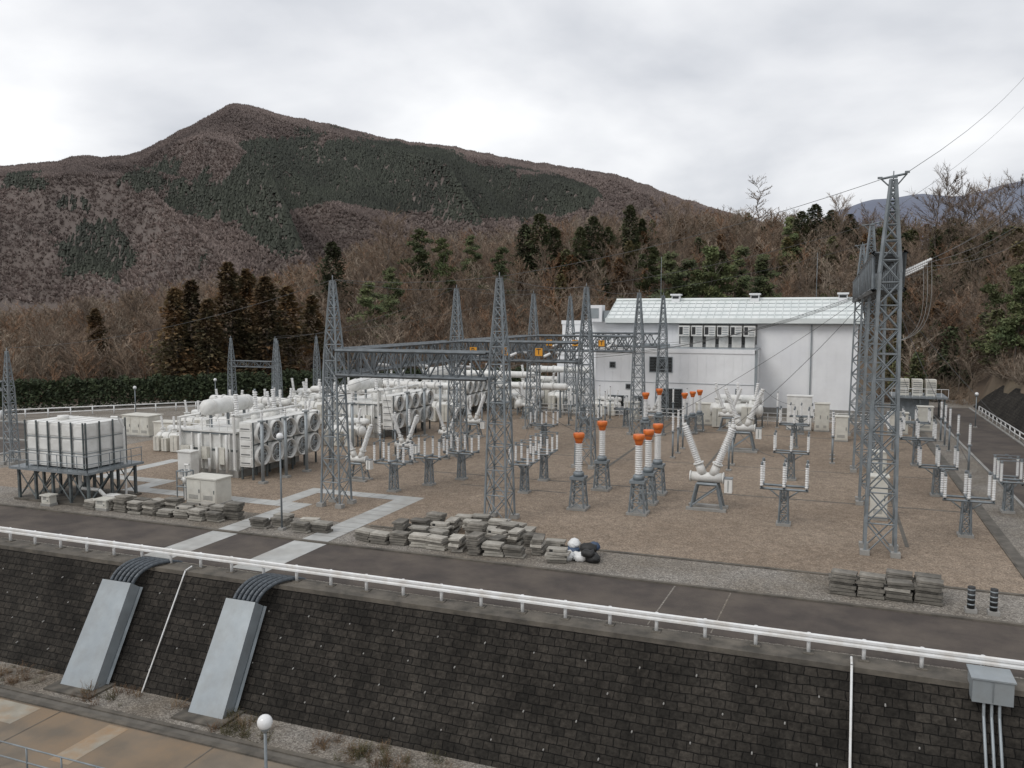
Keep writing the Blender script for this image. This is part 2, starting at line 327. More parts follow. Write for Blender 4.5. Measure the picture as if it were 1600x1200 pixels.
# ------------------------------------------------------------------ lattice
def lattice(b,prof,mat='steel',leg=.13,br=.065,step=1.2):
    def hw(z):
        for (z0,w0),(z1,w1) in zip(prof[:-1],prof[1:]):
            if z<=z1: return w0+(w1-w0)*(z-z0)/(z1-z0)
        return prof[-1][1]
    cs=[(-1,-1),(1,-1),(1,1),(-1,1)]
    for (z0,w0),(z1,w1) in zip(prof[:-1],prof[1:]):
        for c in cs: b.bar((c[0]*w0,c[1]*w0,z0),(c[0]*w1,c[1]*w1,z1),leg,mat)
    z=prof[0][0];zt=prof[-1][0]
    while z<zt-.25:
        w=hw(z);dz=max(.5,min(step,w*2*1.15));z2=min(zt,z+dz);w2=hw(z2)
        for i in range(4):
            a=cs[i];c=cs[(i+1)%4]
            b.bar((a[0]*w,a[1]*w,z),(c[0]*w2,c[1]*w2,z2),br,mat)
            b.bar((c[0]*w,c[1]*w,z),(a[0]*w2,a[1]*w2,z2),br,mat)
            b.bar((a[0]*w2,a[1]*w2,z2),(c[0]*w2,c[1]*w2,z2),br,mat)
        z=z2
def footings(t,w,s=.45):
    f=None
    for i,j in((-1,-1),(1,-1),(1,1),(-1,1)):
        if f is None: b=MB();b.box((0,0,.1),(s,s,.3),'conc');f=b.obj("footing",t,(i*w,j*w,0))
        else: clone(f,t,(i*w,j*w,0))
def tower(loc,h,prof,label,leg=.13,br=.065,step=1.4,group=None,spike=.6,name="lattice_tower"):
    t=thing(name,label,"pylon",loc,group=group)
    b=MB();lattice(b,prof,leg=leg,br=br,step=step);b.obj("lattice_frame",t)
    footings(t,prof[0][1])
    b=MB();b.tube((0,0,h-.15),(0,0,h+spike),.03,'steel',n=6);b.box((0,0,h),(.36,.1,.08),'steel');b.obj("peak_bracket",t)
    return t
P1=[(0,.68),(9.6,.42),(14.0,.11)]
T0=tower((-28.7,43.5,0),14.0,P1,"tapered galvanised lattice tower standing on gravel yard",leg=.10,br=.046,step=1.9,group="centre lattice gantry towers",spike=.35)
for x,y in((-17.7,43.7),(-28.7,61.5),(-17.7,61.6),(-28.8,80.5),(-17.7,80.3),(-28.8,93.4),(-17.7,92.8)): dup(T0,(x,y,0))
def beam(p,q,w,h,label,step=.95,name="lattice_beam",group=None,ch=.15,br=.08,mat='steelb'):
    p=Vector(p);q=Vector(q);t=thing(name,label,"beam",tuple(p),group=group);d=(q-p);L=d.length;d.normalize();s=Vector((-d.y,d.x,0))*(w/2)
    up=Vector((0,0,h));b=MB();c=[-s,s,s+up,-s+up]
    for o in c: b.bar(o,o+d*L,ch,mat)
    n=max(2,int(round(L/step)))
    for i in range(n):
        a=d*(L*i/n);e=d*(L*(i+1)/n)
        for k in range(4):
            o1,o2=c[k],c[(k+1)%4]
            if i%2==0: b.bar(a+o1,e+o2,br,mat)
            else: b.bar(a+o2,e+o1,br,mat)
            if i<n-1: b.bar(e+o1,e+o2,br*.8,mat)
    b.obj("truss",t);return t
G1="lattice beams of the centre gantry"
for y in(43.5,61.5,80.4,93.2):
    beam((-28.2,y,8.25),(-18.2,y,8.25),1.2,1.5,"grey lattice truss beam spanning two towers",group=G1)
beam((-28.7,44.2,8.25),(-28.7,60.8,8.25),1.2,1.5,"long grey lattice beam joining towers",group=G1)
beam((-28.7,62.2,8.25),(-28.7,79.7,8.25),1.2,1.5,"long grey lattice beam joining towers",group=G1)
PR=[(0,.70),(14.0,.46),(18.5,.10)]
for i,(x,y) in enumerate(((2.6,44.6),(2.6,67.5),(2.6,87.5),(2.6,56))):
    pr=PR if i<3 else [(0,.6),(13.6,.45)]
    t=tower((x,y,0),18.6 if i<3 else 13.6,pr,"tall galvanised lattice gantry tower with pointed peak" if i<3 else "galvanised lattice leg carrying the tall gantry beam",leg=.13,br=.052,step=1.6,group="tall lattice gantry towers",name="gantry_tower",spike=.3 if i<3 else .1)
    if i<3:
        b=MB();b.bar((-.55,0,18.55),(.6,0,18.75),.08,'steel');b.bar((-.55,0,18.55),(0,0,18.0),.05,'steel');b.bar((.6,0,18.75),(0,0,18.0),.05,'steel')
        b.box((.6,0,18.82),(.22,.1,.1),'steel');b.box((-.6,0,18.6),(.22,.1,.1),'steel');b.obj("cross_arm",t)
beam((2.6,45.2,13.2),(2.6,66.9,13.2),1.4,1.8,"deep lattice beam between tall gantry towers",1.1,group="tall gantry beams",ch=.2,br=.12)
beam((2.6,68.1,13.2),(2.6,86.9,13.2),1.4,1.8,"deep lattice beam between tall gantry towers",1.1,group="tall gantry beams",ch=.2,br=.12)
PS=[(0,.40),(6.2,.28),(9.0,.07)]
S0=tower((-60.8,46.2,0),9.0,PS,"small lattice tower at the yard edge",leg=.08,br=.04,step=1.1,group="small lattice towers",spike=.3)
for x,y in((-68,80.9),(-61.5,80.9),(-56.8,75),(-49.1,73),(-46,98),(-62,90)): dup(S0,(x,y,0))
beam((-67.7,80.9,5.6),(-61.8,80.9,5.6),.6,.7,"short lattice beam on small towers",.8,group="small gantry beams",ch=.09,br=.05)
beam((-67.0,46.2,5.9),(-61.1,46.2,5.9),.6,.7,"short lattice beam on small towers",.8,group="small gantry beams",ch=.09,br=.05)
def sign(ch,loc):
    t=thing("phase_sign","square amber sign lettered %s on the lattice beam"%ch,"sign",loc,group="amber phase letter signs")
    b=MB();b.box((0,0,0),(.6,.04,.6),'sign');b.obj("sign_plate",t)
    c=bpy.data.curves.new("f",'FONT');c.body=ch;c.size=.64;c.align_x='CENTER';c.align_y='CENTER';c.extrude=.004
    to=bpy.data.objects.new("tmp",c);COL.objects.link(to);bpy.context.view_layer.update()
    me=bpy.data.meshes.new_from_object(to.evaluated_get(bpy.context.evaluated_depsgraph_get()));bpy.data.objects.remove(to)
    me.materials.clear();me.materials.append(M['black']);o=bpy.data.objects.new("lettering",me);COL.objects.link(o);o.parent=t;o.location=(0,-.028,0);o.rotation_euler=(rad(90),0,0)
for i,ch in enumerate("RST"):
    sign(ch,(-26.9+i*2.8,60.78,9.0));sign(ch,(-26.8+i*2.75,79.68,9.05))
def wire(p,q,sag,label="thin dark overhead conductor strung between towers",r=.016,ins=0,insl=1.3,ri=.11,group="overhead conductors"):
    p=Vector(p);q=Vector(q);t=thing("power_line",label,"power line",tuple(p),group=group);d=q-p;b=MB();pts=[]
    n=14
    for i in range(n+1):
        a=i/n;pts.append(tuple(d*a+Vector((0,0,-4*sag*a*(1-a)))))
    b.path(pts,r,'wire',n=4);b.obj("wire",t)
    for e in range(ins):
        s=(Vector(pts[0]),Vector(pts[1])) if e==0 else (Vector(pts[-1]),Vector(pts[-2]))
        dd=(s[1]-s[0]).normalized();b=MB();b.insul(s[0]+dd*.2,s[0]+dd*(.2+insl),ri,'porc',k=8,n=8);b.obj("insulator_string",t)
for i in range(3):
    x=-26.0+i*2.8
    wire((x,44,8.9),(x,61,8.9),.5,ins=2);wire((x,62,8.9),(x,80,8.9),.5,ins=2);wire((x,81,8.9),(x,93,8.9),.4,ins=2)
for x in(-28.7,-17.7):
    for y0,y1 in((43.6,61.5),(61.5,80.4),(80.4,93.2)): wire((x,y0,14.1),(x,y1,14.1),.35,r=.012)
wire((-28.7,43.6,14.1),(-17.7,43.6,14.1),.25,r=.012);wire((-28.7,61.5,14.1),(-17.7,61.6,14.1),.25,r=.012);wire((-28.7,93,14.1),(-17.7,93,14.1),.25,r=.012)
wire((-17.7,43.7,14.1),(2.6,44.6,18.7),.5,r=.013);wire((-17.7,61.6,14.1),(2.6,67.5,18.7),.5,r=.013);wire((-17.7,80.3,14.1),(2.6,87.5,18.7),.5,r=.013)
wire((-28.7,43.6,14.1),(-60.8,46.2,9.3),.9,r=.012);wire((-28.7,61.5,14.1),(-56.8,75,9.3),.8,r=.012);wire((-28.8,80.5,14.1),(-61.5,80.9,9.3),.8,r=.012)
wire((3.2,44.6,18.8),(34,152,62),3,r=.018);wire((2.6,67.5,18.8),(40,175,62),3,r=.018)
for i,(y,zz,ze) in enumerate(((46.2,14.1,43),(48.2,14.0,38),(50.2,13.9,33),(70,14.6,40),(76,14.5,34))):
    q0=Vector((3.3,y,zz));q1=q0+Vector((1.5,1.5,.75))
    if i<3:
        s_=thing("insulator_string","pale disc insulator string reaching out from the tall gantry","insulator",tuple(q0),group="gantry insulator strings")
        b=MB();dv=(q1-q0);b.insul(tuple(dv*.06),tuple(dv*.93),.085,'porc',k=12,n=9);b.obj("discs",s_)
        b=MB();b.tube((-.1,-.05,0),tuple(dv*.06),.03,'steel',n=6);b.obj("fitting",s_)
        wire(q0+dv*.93,(36,152+i*4,ze),3,"overhead line leaving the tall gantry",r=.014)
    else: wire(q0,(36,152+i*4,ze),3,"overhead line with white insulator string leaving the tall gantry",r=.014,ins=1,insl=1.6,ri=.1)
for i in range(4):
    y=48+i*9
    wire((2.0,y,13.3),(-17.0,[47.2,52,64,76][i],9.2),1.0,r=.013)
for i,(y,zz) in enumerate(((47.6,14.8),(49.6,14.7),(51.6,14.6))):
    b=MB();pts=[]
    for k in range(13):
        a=k/12;pts.append((4.7-1.4*a+.6*math.sin(a*math.pi),y,zz-4.2*a-1.0*math.sin(a*3.1)))
    b.path(pts,.017,'conc',n=5);tag(b.obj("jumper_cable"),"pale looping jumper cable below the tall gantry","cable","jumper cables")
for p,q in(((-14.2,48,4.75),(-18,44.1,8.6)),((-14.3,53.9,4.75),(-18.5,61.2,8.6)),((-10.5,48.1,4.8),(-8.3,50.9,5.2)),((-10.5,53.9,4.8),(2.2,60,13.4)),((-5.3,50.9,5.2),(2.2,50,13.4)),((-5.3,50.9,5.2),(-2.8,48.5,3.9)),((-27,48.3,3.7),(-26,44.4,8.7)),((-27,50.8,3.7),(-30.1,50.7,4.2)),((-18.9,51.1,3.6),(-20.4,61,8.7)),((-5.4,73.7,5.6),(-2.8,77,3.9)),((7.1,49.5,4),(3.2,54,13.5)),((6.6,71.5,4),(3.2,70,13.5)),((10.8,55,4.3),(3.3,58,13.5)),((-38.5,50,5.5),(-28.9,52,8.7)),((-38.5,53,5.5),(-28.9,56,8.7)),((-39,71,5.5),(-28.9,72,9))):
    wire(p,q,.35,r=.014,label="thin dropper wire joining yard equipment")
# ------------------------------------------------------------------ switchgear
def stand(b,w,h,mat='steel',leg=.08):
    lattice(b,[(0.05,w),(h,w*.72)],mat,leg=leg,br=.036,step=.7)
def arrester():
    t=thing("surge_arrester","white ribbed insulator column with orange cap on lattice stand","insulator",(-14.2,48,0),group="orange capped insulator columns")
    b=MB();stand(b,.46,1.85);b.obj("lattice_stand",t)
    b=MB();b.box((0,0,.06),(1.2,1.2,.18),'conc');b.obj("footing",t)
    b=MB();b.box((0,0,1.95),(.9,.9,.18),'steel');b.ring((0,0,2.05),(0,0,2.35),[(.33,0),(.33,.7),(.25,1)],14,'steel');b.obj("base_flange",t)
    b=MB();b.insul((0,0,2.35),(0,0,4.10),.235,'porc',k=13,n=14);b.obj("insulator",t)
    b=MB();b.ring((0,0,4.10),(0,0,4.72),[(.20,0),(.22,.2),(.25,.26),(.27,.5),(.33,.54),(.35,.86),(.34,.92),(.33,1)],16,'orange');b.obj("orange_cap",t)
    return t
A0=arrester()
for x,y,s in((-14.3,53.9,1),(-10.5,48.1,1.02),(-10.5,50.9,1),(-10.5,53.9,1),(-16,76,.98),(-15.6,80.5,.98),(-13.2,81,.9),(-12.7,82.8,.9),(-12.3,84.8,.9)): dup(A0,(x,y,0),scale=(s,s,s))
def breaker():
    t=thing("circuit_breaker","white circuit breaker with two bushings in a V","circuit breaker",(-6.8,50.9,0),group="V shaped circuit breakers")
    b=MB()
    for i in(-1,1):
        for j in(-1,1): b.bar((i*.95,j*.55,0),(i*.6,j*.4,1.6),.12,'steel')
        b.bar((i*.95,-.55,.15),(i*.68,.45,1.3),.06,'steel');b.bar((i*.95,.55,.15),(i*.68,-.45,1.3),.06,'steel')
        b.bar((i*.8,-.48,.8),(i*.8,.48,.8),.07,'steel')
    for j in(-1,1): b.bar((-.95,j*.55,.2),(.66,j*.42,1.45),.06,'steel');b.bar((-.62,j*.4,1.6),(.62,j*.4,1.6),.14,'steel')
    b.obj("support_frame",t)
    for j in(-1,1): b=MB();b.box((0,j*.55,.05),(2.4,.4,.2),'conc');b.obj("footing",t)
    b=MB();b.tube((-1.0,0,1.98),(.9,0,1.98),.29,'white',n=16);b.tube((-1.08,0,1.98),(-1.0,0,1.98),.35,'white',n=16);b.tube((.9,0,1.98),(.98,0,1.98),.35,'white',n=16);b.obj("tank",t)
    b=MB();b.box((1.25,0,1.55),(.45,.55,.85),'white');b.box((1.25,0,2.0),(.5,.6,.05),'steel');b.bar((1.25,-.29,1.2),(1.25,-.29,1.9),.03,'steeld');b.obj("control_cabinet",t)
    for s in(-1,1):
        b=MB();p0=Vector((s*.32,0,2.15));p1=Vector((s*1.5,0,5.25));d=p1-p0
        b.tube(p0,p0+d*.2,.28,'white',r2=.25,n=14);b.tube(p0+d*.2,p0+d*.23,.33,'white',n=14)
        b.insul(p0+d*.23,p0+d*.94,.235,'porc',k=18,n=14);b.tube(p0+d*.94,p1,.15,'white',n=12);b.obj("bushing",t)
    return t
B0=breaker()
for x,y,s in((-6.9,73.7,1.05),(-9.6,86,.85),(-31.6,50.7,.78),(-32.2,72.7,.8),(-17.9,88.2,.75),(-31.8,66,.7),(-32,88,.8),(-31.7,58,.75)): dup(B0,(x,y,0),scale=(s,s,s))
def disconn():
    t=thing("disconnector","three pole disconnector on steel T stand with white post insulators","switch",(-2.2,48.5,0),group="yard disconnector switches")
    b=MB();stand(b,.26,2.05,leg=.08)
    for y in(-.55,.55): b.bar((-1.3,y,2.15),(1.3,y,2.15),.1,'steel')
    for x in(-1.2,0,1.2): b.bar((x,-.75,2.26),(x,.75,2.26),.09,'steel')
    for s in(-1,1): b.bar((0,0,1.4),(s*.95,0,2.12),.06,'steel');b.bar((0,0,1.4),(0,s*.6,2.12),.05,'steel')
    b.obj("support_frame",t)
    b=MB();b.box((0,0,.06),(.8,.8,.18),'conc');b.obj("footing",t)
    first=None
    for x in(-1.2,0,1.2):
        for y in(-.68,.68):
            if first is None:
                b=MB();b.insul((0,0,2.3),(0,0,3.5),.105,'porc',k=9,n=10);b.ring((0,0,3.5),(0,0,3.66),[(.08,0),(.08,1)],8,'steel');first=b.obj("post_insulator",t,(x,y,0))
            else: clone(first,t,(x,y,0))
    bl_=None
    for x in(-1.2,0,1.2):
        if bl_ is None: b=MB();b.tube((0,-.8,3.68),(0,.8,3.68),.03,'steel',n=6);b.box((0,0,3.72),(.08,.2,.1),'steel');bl_=b.obj("switch_blade",t,(x,0,0))
        else: clone(bl_,t,(x,0,0))
    return t
D0=disconn()
for x,y,r,s in((-2.8,77,0,1),(-2.4,62,0,.95),(7.1,49.5,0,.95),(6.6,71.5,0,1),(10.3,56.5,rad(90),.9),(-27.3,48.3,0,.92),(-26.0,51.0,0,.92),(-24.7,53.6,0,.92),(-18.9,51.1,rad(90),.92),(-19.0,55.4,rad(90),.92),(6.8,60,0,.9),(7.6,84,0,.9),(-24,70,0,.9),(-21.5,76,0,.9),(-2.5,86,0,.85),(5.5,78.5,rad(90),.9),(-25,86,0,.9),(-20,85,0,.9),(-34.5,86,rad(90),.9)): dup(D0,(x,y,0),r,scale=(s,s,s))
def arow():
    t=thing("post_insulator_stand","slim white post insulator on grey tubular stand","insulator",(-34,58,0),group="single post insulators")
    b=MB();b.tube((0,0,0),(0,0,2.2),.08,'steel',n=8);b.box((0,0,.05),(.4,.4,.15),'conc');b.box((0,0,2.22),(.3,.3,.06),'steel');b.obj("tubular_stand",t)
    b=MB();b.insul((0,0,2.25),(0,0,3.75),.115,'porc',k=10,n=10);b.tube((0,0,3.75),(0,0,3.85),.07,'steel',n=8);b.obj("insulator",t);return t
I0=arow()
for x,y in((-34,60.5),(-34,63),(-22,84),(-24,82),(-26,84),(-12,68),(-12,70.5),(-12,73),(9.9,69),(9.9,80),(9.9,83),(9.9,86),(9.9,75),(0.4,72),(0.4,70),(.4,74),(-34,76),(-34,79),(-34,82),(-7,64),(-7,66.5),(-5,90),(-6.5,90),(-14.5,90.5),(-16,90.5),(-23,90),(-24.5,91),(-26,91),(-27,88),(-30,86),(-30,84),(-35,90),(-35,92.5),(-38,95),(-43,84),(-45,86),(-48,80)): dup(I0,(x,y,0))
b=None
for i,(x,y,h) in enumerate(((-37.2,47.2,4.2),(-37.0,49.6,4.4),(-36.9,52.0,4.6),(-36.8,55,4.6),(-36.6,58,4.6),(-36.9,68,4.6),(-36.9,71.5,4.6),(-36.9,75,4.6),(-36.9,79,4.6))):
    if b is None:
        mb=MB();mb.tube((0,0,0),(0,0,4.4),.12,'duct',n=12);mb.box((0,0,.08),(.5,.5,.16),'conc');mb.box((0,0,4.45),(.4,.4,.1),'duct');mb.insul((0,0,4.5),(0,0,5.2),.11,'porc',k=5);b=tag(mb.obj("steel_pole",None,(x,y,0)),"plain grey steel pole beside transformer coolers","pole","grey poles beside coolers")
    else:
        o=b.copy();COL.objects.link(o);o.location=(x,y,0);o.scale=(1,1,h/4.4)
def transformer(loc,label):
    t=thing("transformer",label,"transformer",loc,group="white power transformers")
    b=MB();b.bx(-7.0,-1.9,.4,7.6,.5,3.3,'white')
    for i in range(9): y=.6+i*.85;b.bx(-1.9,-1.78,y,y+.12,.6,3.2,'white')
    for i in range(6): x=-6.8+i*.87;b.bx(x,x+.12,.25,.4,.6,3.2,'white')
    b.bx(-7.2,-1.7,.2,7.8,3.3,3.42,'white');b.bx(-7.0,-1.7,.3,7.7,.0,.5,'conc')
    for i in range(3): b.bx(-6.6+i*1.6,-5.8+i*1.6,-.1,.25,1.0+.3*(i%2),2.2,'cream')
    b.bx(-7.1,-1.8,.34,.4,1.9,2.05,'steeld');b.bx(-7.1,-1.8,.3,.42,3.15,3.25,'steel')
    b.obj("main_tank",t)
    fb=MB();fb.bx(-1.25,-.12,0,8.0,.95,4.2,'white')
    for i in range(6): y=.02+i*1.592;fb.bx(-.12,-.04,y-.02 if i else 0,y+.06,.95,4.2,'steeld')
    fb.bx(-.12,-.045,0,8,2.53,2.6,'steeld')
    for i in range(6):
        for x in(-.2,-1.15): fb.bar((x,.1+i*1.55,0),(x,.1+i*1.55,.95),.12,'steeld')
    for k in range(5):
        fb.bx(-1.2,-.2,-.06,0,1.1+k*.62,1.6+k*.62,'white');fb.bx(-1.1,-.3,-.075,-.06,1.2+k*.62,1.28+k*.62,'grille')
    F=fb.obj("fan_bank",t)
    f0=None
    for i in range(5):
        for zz in(1.76,3.38):
            y=.82+i*1.592
            if f0 is None:
                b=MB();n=20
                b.ring((-.12,0,0),(.26,0,0),[(.75,0),(.75,1),(.67,1),(.63,.35)],n,'white',True,False)
                b.ring((-.06,0,0),(-.02,0,0),[(.66,0),(.66,1)],n,'grille')
                b.ring((-.02,0,0),(.12,0,0),[(.2,0),(.2,.8),(.12,1)],12,'duct')
                for k in range(5):
                    a=k*math.pi*2/5;b.bar((.03,0,0),(.03,.6*math.cos(a),.6*math.sin(a)),.12,'duct')
                for rr in(.34,.5):
                    for k in range(16):
                        a=k*math.pi/8;a2=(k+1)*math.pi/8;b.bar((.2,rr*math.cos(a),rr*math.sin(a)),(.2,rr*math.cos(a2),rr*math.sin(a2)),.02,'white')
                f0=b.obj("fan",F,(0,y,zz))
            else: clone(f0,F,(0,y,zz))
    b=MB()
    b.ring((-5.2,.8,4.95),(-5.2,6.2,4.95),[(.05,0),(.45,.02),(.6,.06),(.6,.94),(.45,.98),(.05,1)],18,'white')
    for y in(1.6,3.5,5.4): b.bx(-5.3,-5.1,y-.06,y+.06,3.4,4.4,'steel');b.ring((-5.2,y-.05,4.95),(-5.2,y+.05,4.95),[(.64,0),(.64,1)],18,'white')
    b.obj("conservator",t)
    for k,(x,y) in enumerate(((-2.9,1.8),(-2.9,4.0),(-2.9,6.2))):
        b=MB();b.tube((x,y,3.4),(x,y,4.4),.42,'white',n=14);b.tube((x,y,4.4),(x,y,4.48),.5,'white',n=14);b.insul((x,y,4.48),(x-.1,y,6.0),.2,'porc',k=9);b.tube((x-.1,y,6.0),(x-.1,y,6.2),.08,'steel',n=8);b.obj("bushing",t)
    b=MB()
    for y in(.7,2.8,5.2,7.2):
        for zz in(1.3,3.9): b.tube((-1.9,y,zz if zz<3 else 3.1),(-1.2,y,zz),.12,'white',n=8)
    b.path([(-1.6,-.15,.7),(-1.6,-.15,4.6),(-1.6,7.9,4.6),(-1.6,7.9,1)],.11,'white',n=8)
    b.path([(-6.8,.1,.5),(-6.8,.1,4.3),(-5.2,.5,4.6)],.09,'white',n=8)
    for i in range(6): x=-6.4+i*.8;b.tube((x,-.15+(i%2)*.1,.4),(x,-.15+(i%2)*.1,1.4+.9*((i*7)%3)),.11,'white',n=8)
    for i in range(5): b.box((-6.2+i*1.1,2.2+(i*3)%4,3.65),(.6,.7,.5),'white')
    b.obj("pipework",t)
    b=MB()
    for i in range(8):
        x=-7.1+i*.77;b.bar((x,.2,3.42),(x,.2,4.3),.04,'rail')
    b.bar((-7.1,.2,4.3),(-1.7,.2,4.3),.04,'rail');b.bar((-7.1,.2,3.85),(-1.7,.2,3.85),.04,'rail');b.obj("walkway_handrail",t)
    return t
X0=transformer((-38.4,47.8,0),"large white transformer with rows of round cooling fans")
dup(X0,(-38.6,68.5,0));dup(X0,(-39.5,87,0))
def gis():
    t=thing("gas_switchgear","white cylindrical gas insulated switchgear on steel feet","switchgear",(-52,62,0),group="white cylindrical switchgear units")
    b=MB();b.ring((-2.6,0,1.7),(2.4,0,1.7),[(.1,0),(.5,.02),(.62,.08),(.62,.92),(.5,.98),(.1,1)],16,'white')
    for x in(-1.7,-.5,.8,1.8): b.ring((x,0,1.7),(x+.12,0,1.7),[(.72,0),(.72,1)],16,'white')
    b.ring((-2.2,1.3,2.6),(2.2,1.3,2.6),[(.1,0),(.35,.03),(.42,.1),(.42,.9),(.35,.97),(.1,1)],14,'white')
    for x in(-1.5,1.2): b.tube((x,0,1.7),(x,1.3,2.6),.25,'white',n=10)
    b.obj("pressure_vessel",t)
    for i,x in enumerate((-1.8,0,1.6)):
        b=MB();b.tube((x,0,2.1),(x,0,2.7),.3,'white',n=12);b.tube((x,0,2.7),(x,0,2.78),.38,'white',n=12);b.insul((x,0,2.78),(x+(i-1)*.25,0,4.3),.17,'porc',k=9);b.obj("bushing",t)
    for x in(-1.9,1.7):
        b=MB()
        for y in(-.4,.4,1.3): b.bar((x,y,0),(x,y,1.3 if y<1 else 2.3),.12,'steel')
        b.bar((x,-.4,.6),(x,1.3,.6),.08,'steel');b.obj("support_leg",t)
    for x0,x1,h in((-2.2,-1.3,1.9),(-.9,-.1,1.7),(.5,1.6,2.1)):
        b=MB();b.bx(x0,x1,-1.3,-.7,.1,h,'cream');xm=(x0+x1)/2;b.bx(xm-.02,xm+.02,-1.312,-1.3,.2,h-.1,'steeld');b.obj("control_cabinet",t)
    return t
Q0=gis()
for x,y,r,s in((-58,64,.0,.8),(-52,69,1.57,1),(-57,73,1.57,.9),(-52,76,0,1.05),(-46,83.5,0,1.05),(-52,84,1.57,1),(-58,82,0,1),(-40.5,82.5,0,.95),(-36,97.5,0,1.05),(-42,99,1.57,1),(-48,93,0,1),(-52,92,1.57,1),(-55,97,0,1.05),(-34.0,92,1.57,.85),(-30.6,98,0,.95),(-36,103,0,1.2),(-44,104,0,1.2),(-24.5,94.5,0,.7),(-50,61,1.57,.8),(-53.5,56,0,.7),(-9,89.3,0,1.1),(-45,62,0,.85),(-41,64,0,.8),(-56,88,0,1),(-49,99,0,1.1),(-60,71,0,.9),(-48,66,0,.9)): dup(Q0,(x,y,0),r,scale=(s,s,s))
def bus(x0,x1,y,z,label):
    t=thing("bus_duct",label,"duct",(x0,y,0),group="white gas insulated bus ducts");L=x1-x0
    b=MB();b.ring((0,0,z),(L,0,z),[(.05,0),(.3,.01),(.4,.03),(.4,.97),(.3,.99),(.05,1)],14,'white')
    k=int(L/1.6)
    for i in range(1,k): b.ring((i*L/k,0,z),(i*L/k+.12,0,z),[(.5,0),(.5,1)],14,'white')
    b.obj("bus_tube",t)
    for i in range(3):
        b=MB();x=L*(.1+.4*i);b.bar((x,-.25,0),(x,-.05,z-.35),.12,'steel');b.bar((x,.25,0),(x,.05,z-.35),.12,'steel');b.obj("support_leg",t)
for x0,x1,y,z in((-50,-38,83,3.9),(-48,-34,96,4.4),(-56,-44,80,3.3),(-37,-28,90,3.6),(-37,-28.5,101.5,4.8),(-60,-50,68,3.2)): bus(x0,x1,y,z,"long white cylindrical bus duct on steel legs")
def cabinet(loc,w,d,h,label,rz=0,doors=2,mat='cream'):
    t=thing("control_cabinet",label,"cabinet",loc,rz,group="yard control cabinets")
    b=MB();b.bx(-w/2,w/2,-d/2,d/2,.15,h-.08,mat);b.bx(-w/2-.08,w/2+.08,-d/2-.08,d/2+.08,h-.08,h,mat);b.bx(-w/2-.05,w/2+.05,-d/2-.05,d/2+.05,-.05,.15,'conc');b.obj("casing",t)
    for i in range(doors):
        b=MB();x0=-w/2+w*i/doors+.06;x1=-w/2+w*(i+1)/doors-.06;b.bx(x0,x1,-d/2-.025,-d/2-.002,.25,h-.2,mat);b.bx(x1-.12,x1-.07,-d/2-.05,-d/2-.025,h*.45,h*.58,'steeld')
        for k in range(4): b.bx(x0+.1,x1-.2,-d/2-.032,-d/2-.025,.4+k*.07,.43+k*.07,'grille')
        b.obj("door",t)
cabinet((-63.2,62,0),3.4,1.8,2.1,"cream metal cabinet with double doors on gravel",doors=3)
cabinet((-43.3,46.6,0),1.2,.8,2.1,"tall white control cabinet in front of transformer",doors=1,mat='white')
cabinet((-36.5,41.0,0),2.3,1.4,1.75,"low cream cabinet beside the slab stacks",doors=2)
cabinet((-2.8,89.5,0),2.4,1.3,3.6,"tall white cabinet unit near the building",mat='white')
cabinet((-.6,89.5,0),1.4,1.3,2.9,"white cabinet beside taller unit")
cabinet((1.2,83,0),1.1,1,2.4,"white control cabinet on gravel",doors=1)
cabinet((3.4,62,0),.9,.9,2.5,"tall white cabinet beside gantry legs",doors=1);cabinet((2.9,52,0),.9,.9,2.6,"tall white cabinet beside gantry legs",doors=1)
cabinet((9.2,93,0),1.4,1,2.6,"white cabinet near the side road",doors=1);cabinet((6.5,90,0),1.8,1,2.2,"white cabinet near the side road")
cabinet((-12.5,90,0),1.8,1.2,2.4,"white control cabinet in front of building");cabinet((-20.5,90,0),1.5,1.2,2.2,"white control cabinet in front of building")
cabinet((-45.5,36.9,0),.7,.5,.7,"small white box on gravel",doors=1);cabinet((-41.3,37.3,0),.9,.6,.7,"small white box by tank",doors=1)
for x,y in((-56.5,77),(-57,86),(-46,87.5),(-57.5,59.5)): cabinet((x,y,0),2.2,1.4,2.0,"white cabinet among switchgear")
# valve frame beside path
t=thing("valve_stand","white valve pipework on thin grey steel frame","pipe",(-38.6,41.2,0))
b=MB()
for x in(-.4,.4):
    for y in(-.3,.3): b.bar((x,y,0),(x,y,1.9),.06,'steel')
for zz in(.9,1.9):
    b.bar((-.4,-.3,zz),(.4,-.3,zz),.06,'steel');b.bar((-.4,.3,zz),(.4,.3,zz),.06,'steel');b.bar((-.4,-.3,zz),(-.4,.3,zz),.06,'steel');b.bar((.4,-.3,zz),(.4,.3,zz),.06,'steel')
b.obj("frame",t)
b=MB();b.path([(0,0,0),(0,0,2.3),(.35,0,2.3),(.35,0,1.2)],.07,'white',n=8);b.tube((0,0,1.1),(0,0,1.5),.16,'white',n=12);b.tube((-.3,0,1.3),(.1,0,1.3),.08,'white',n=8);b.obj("valve",t)
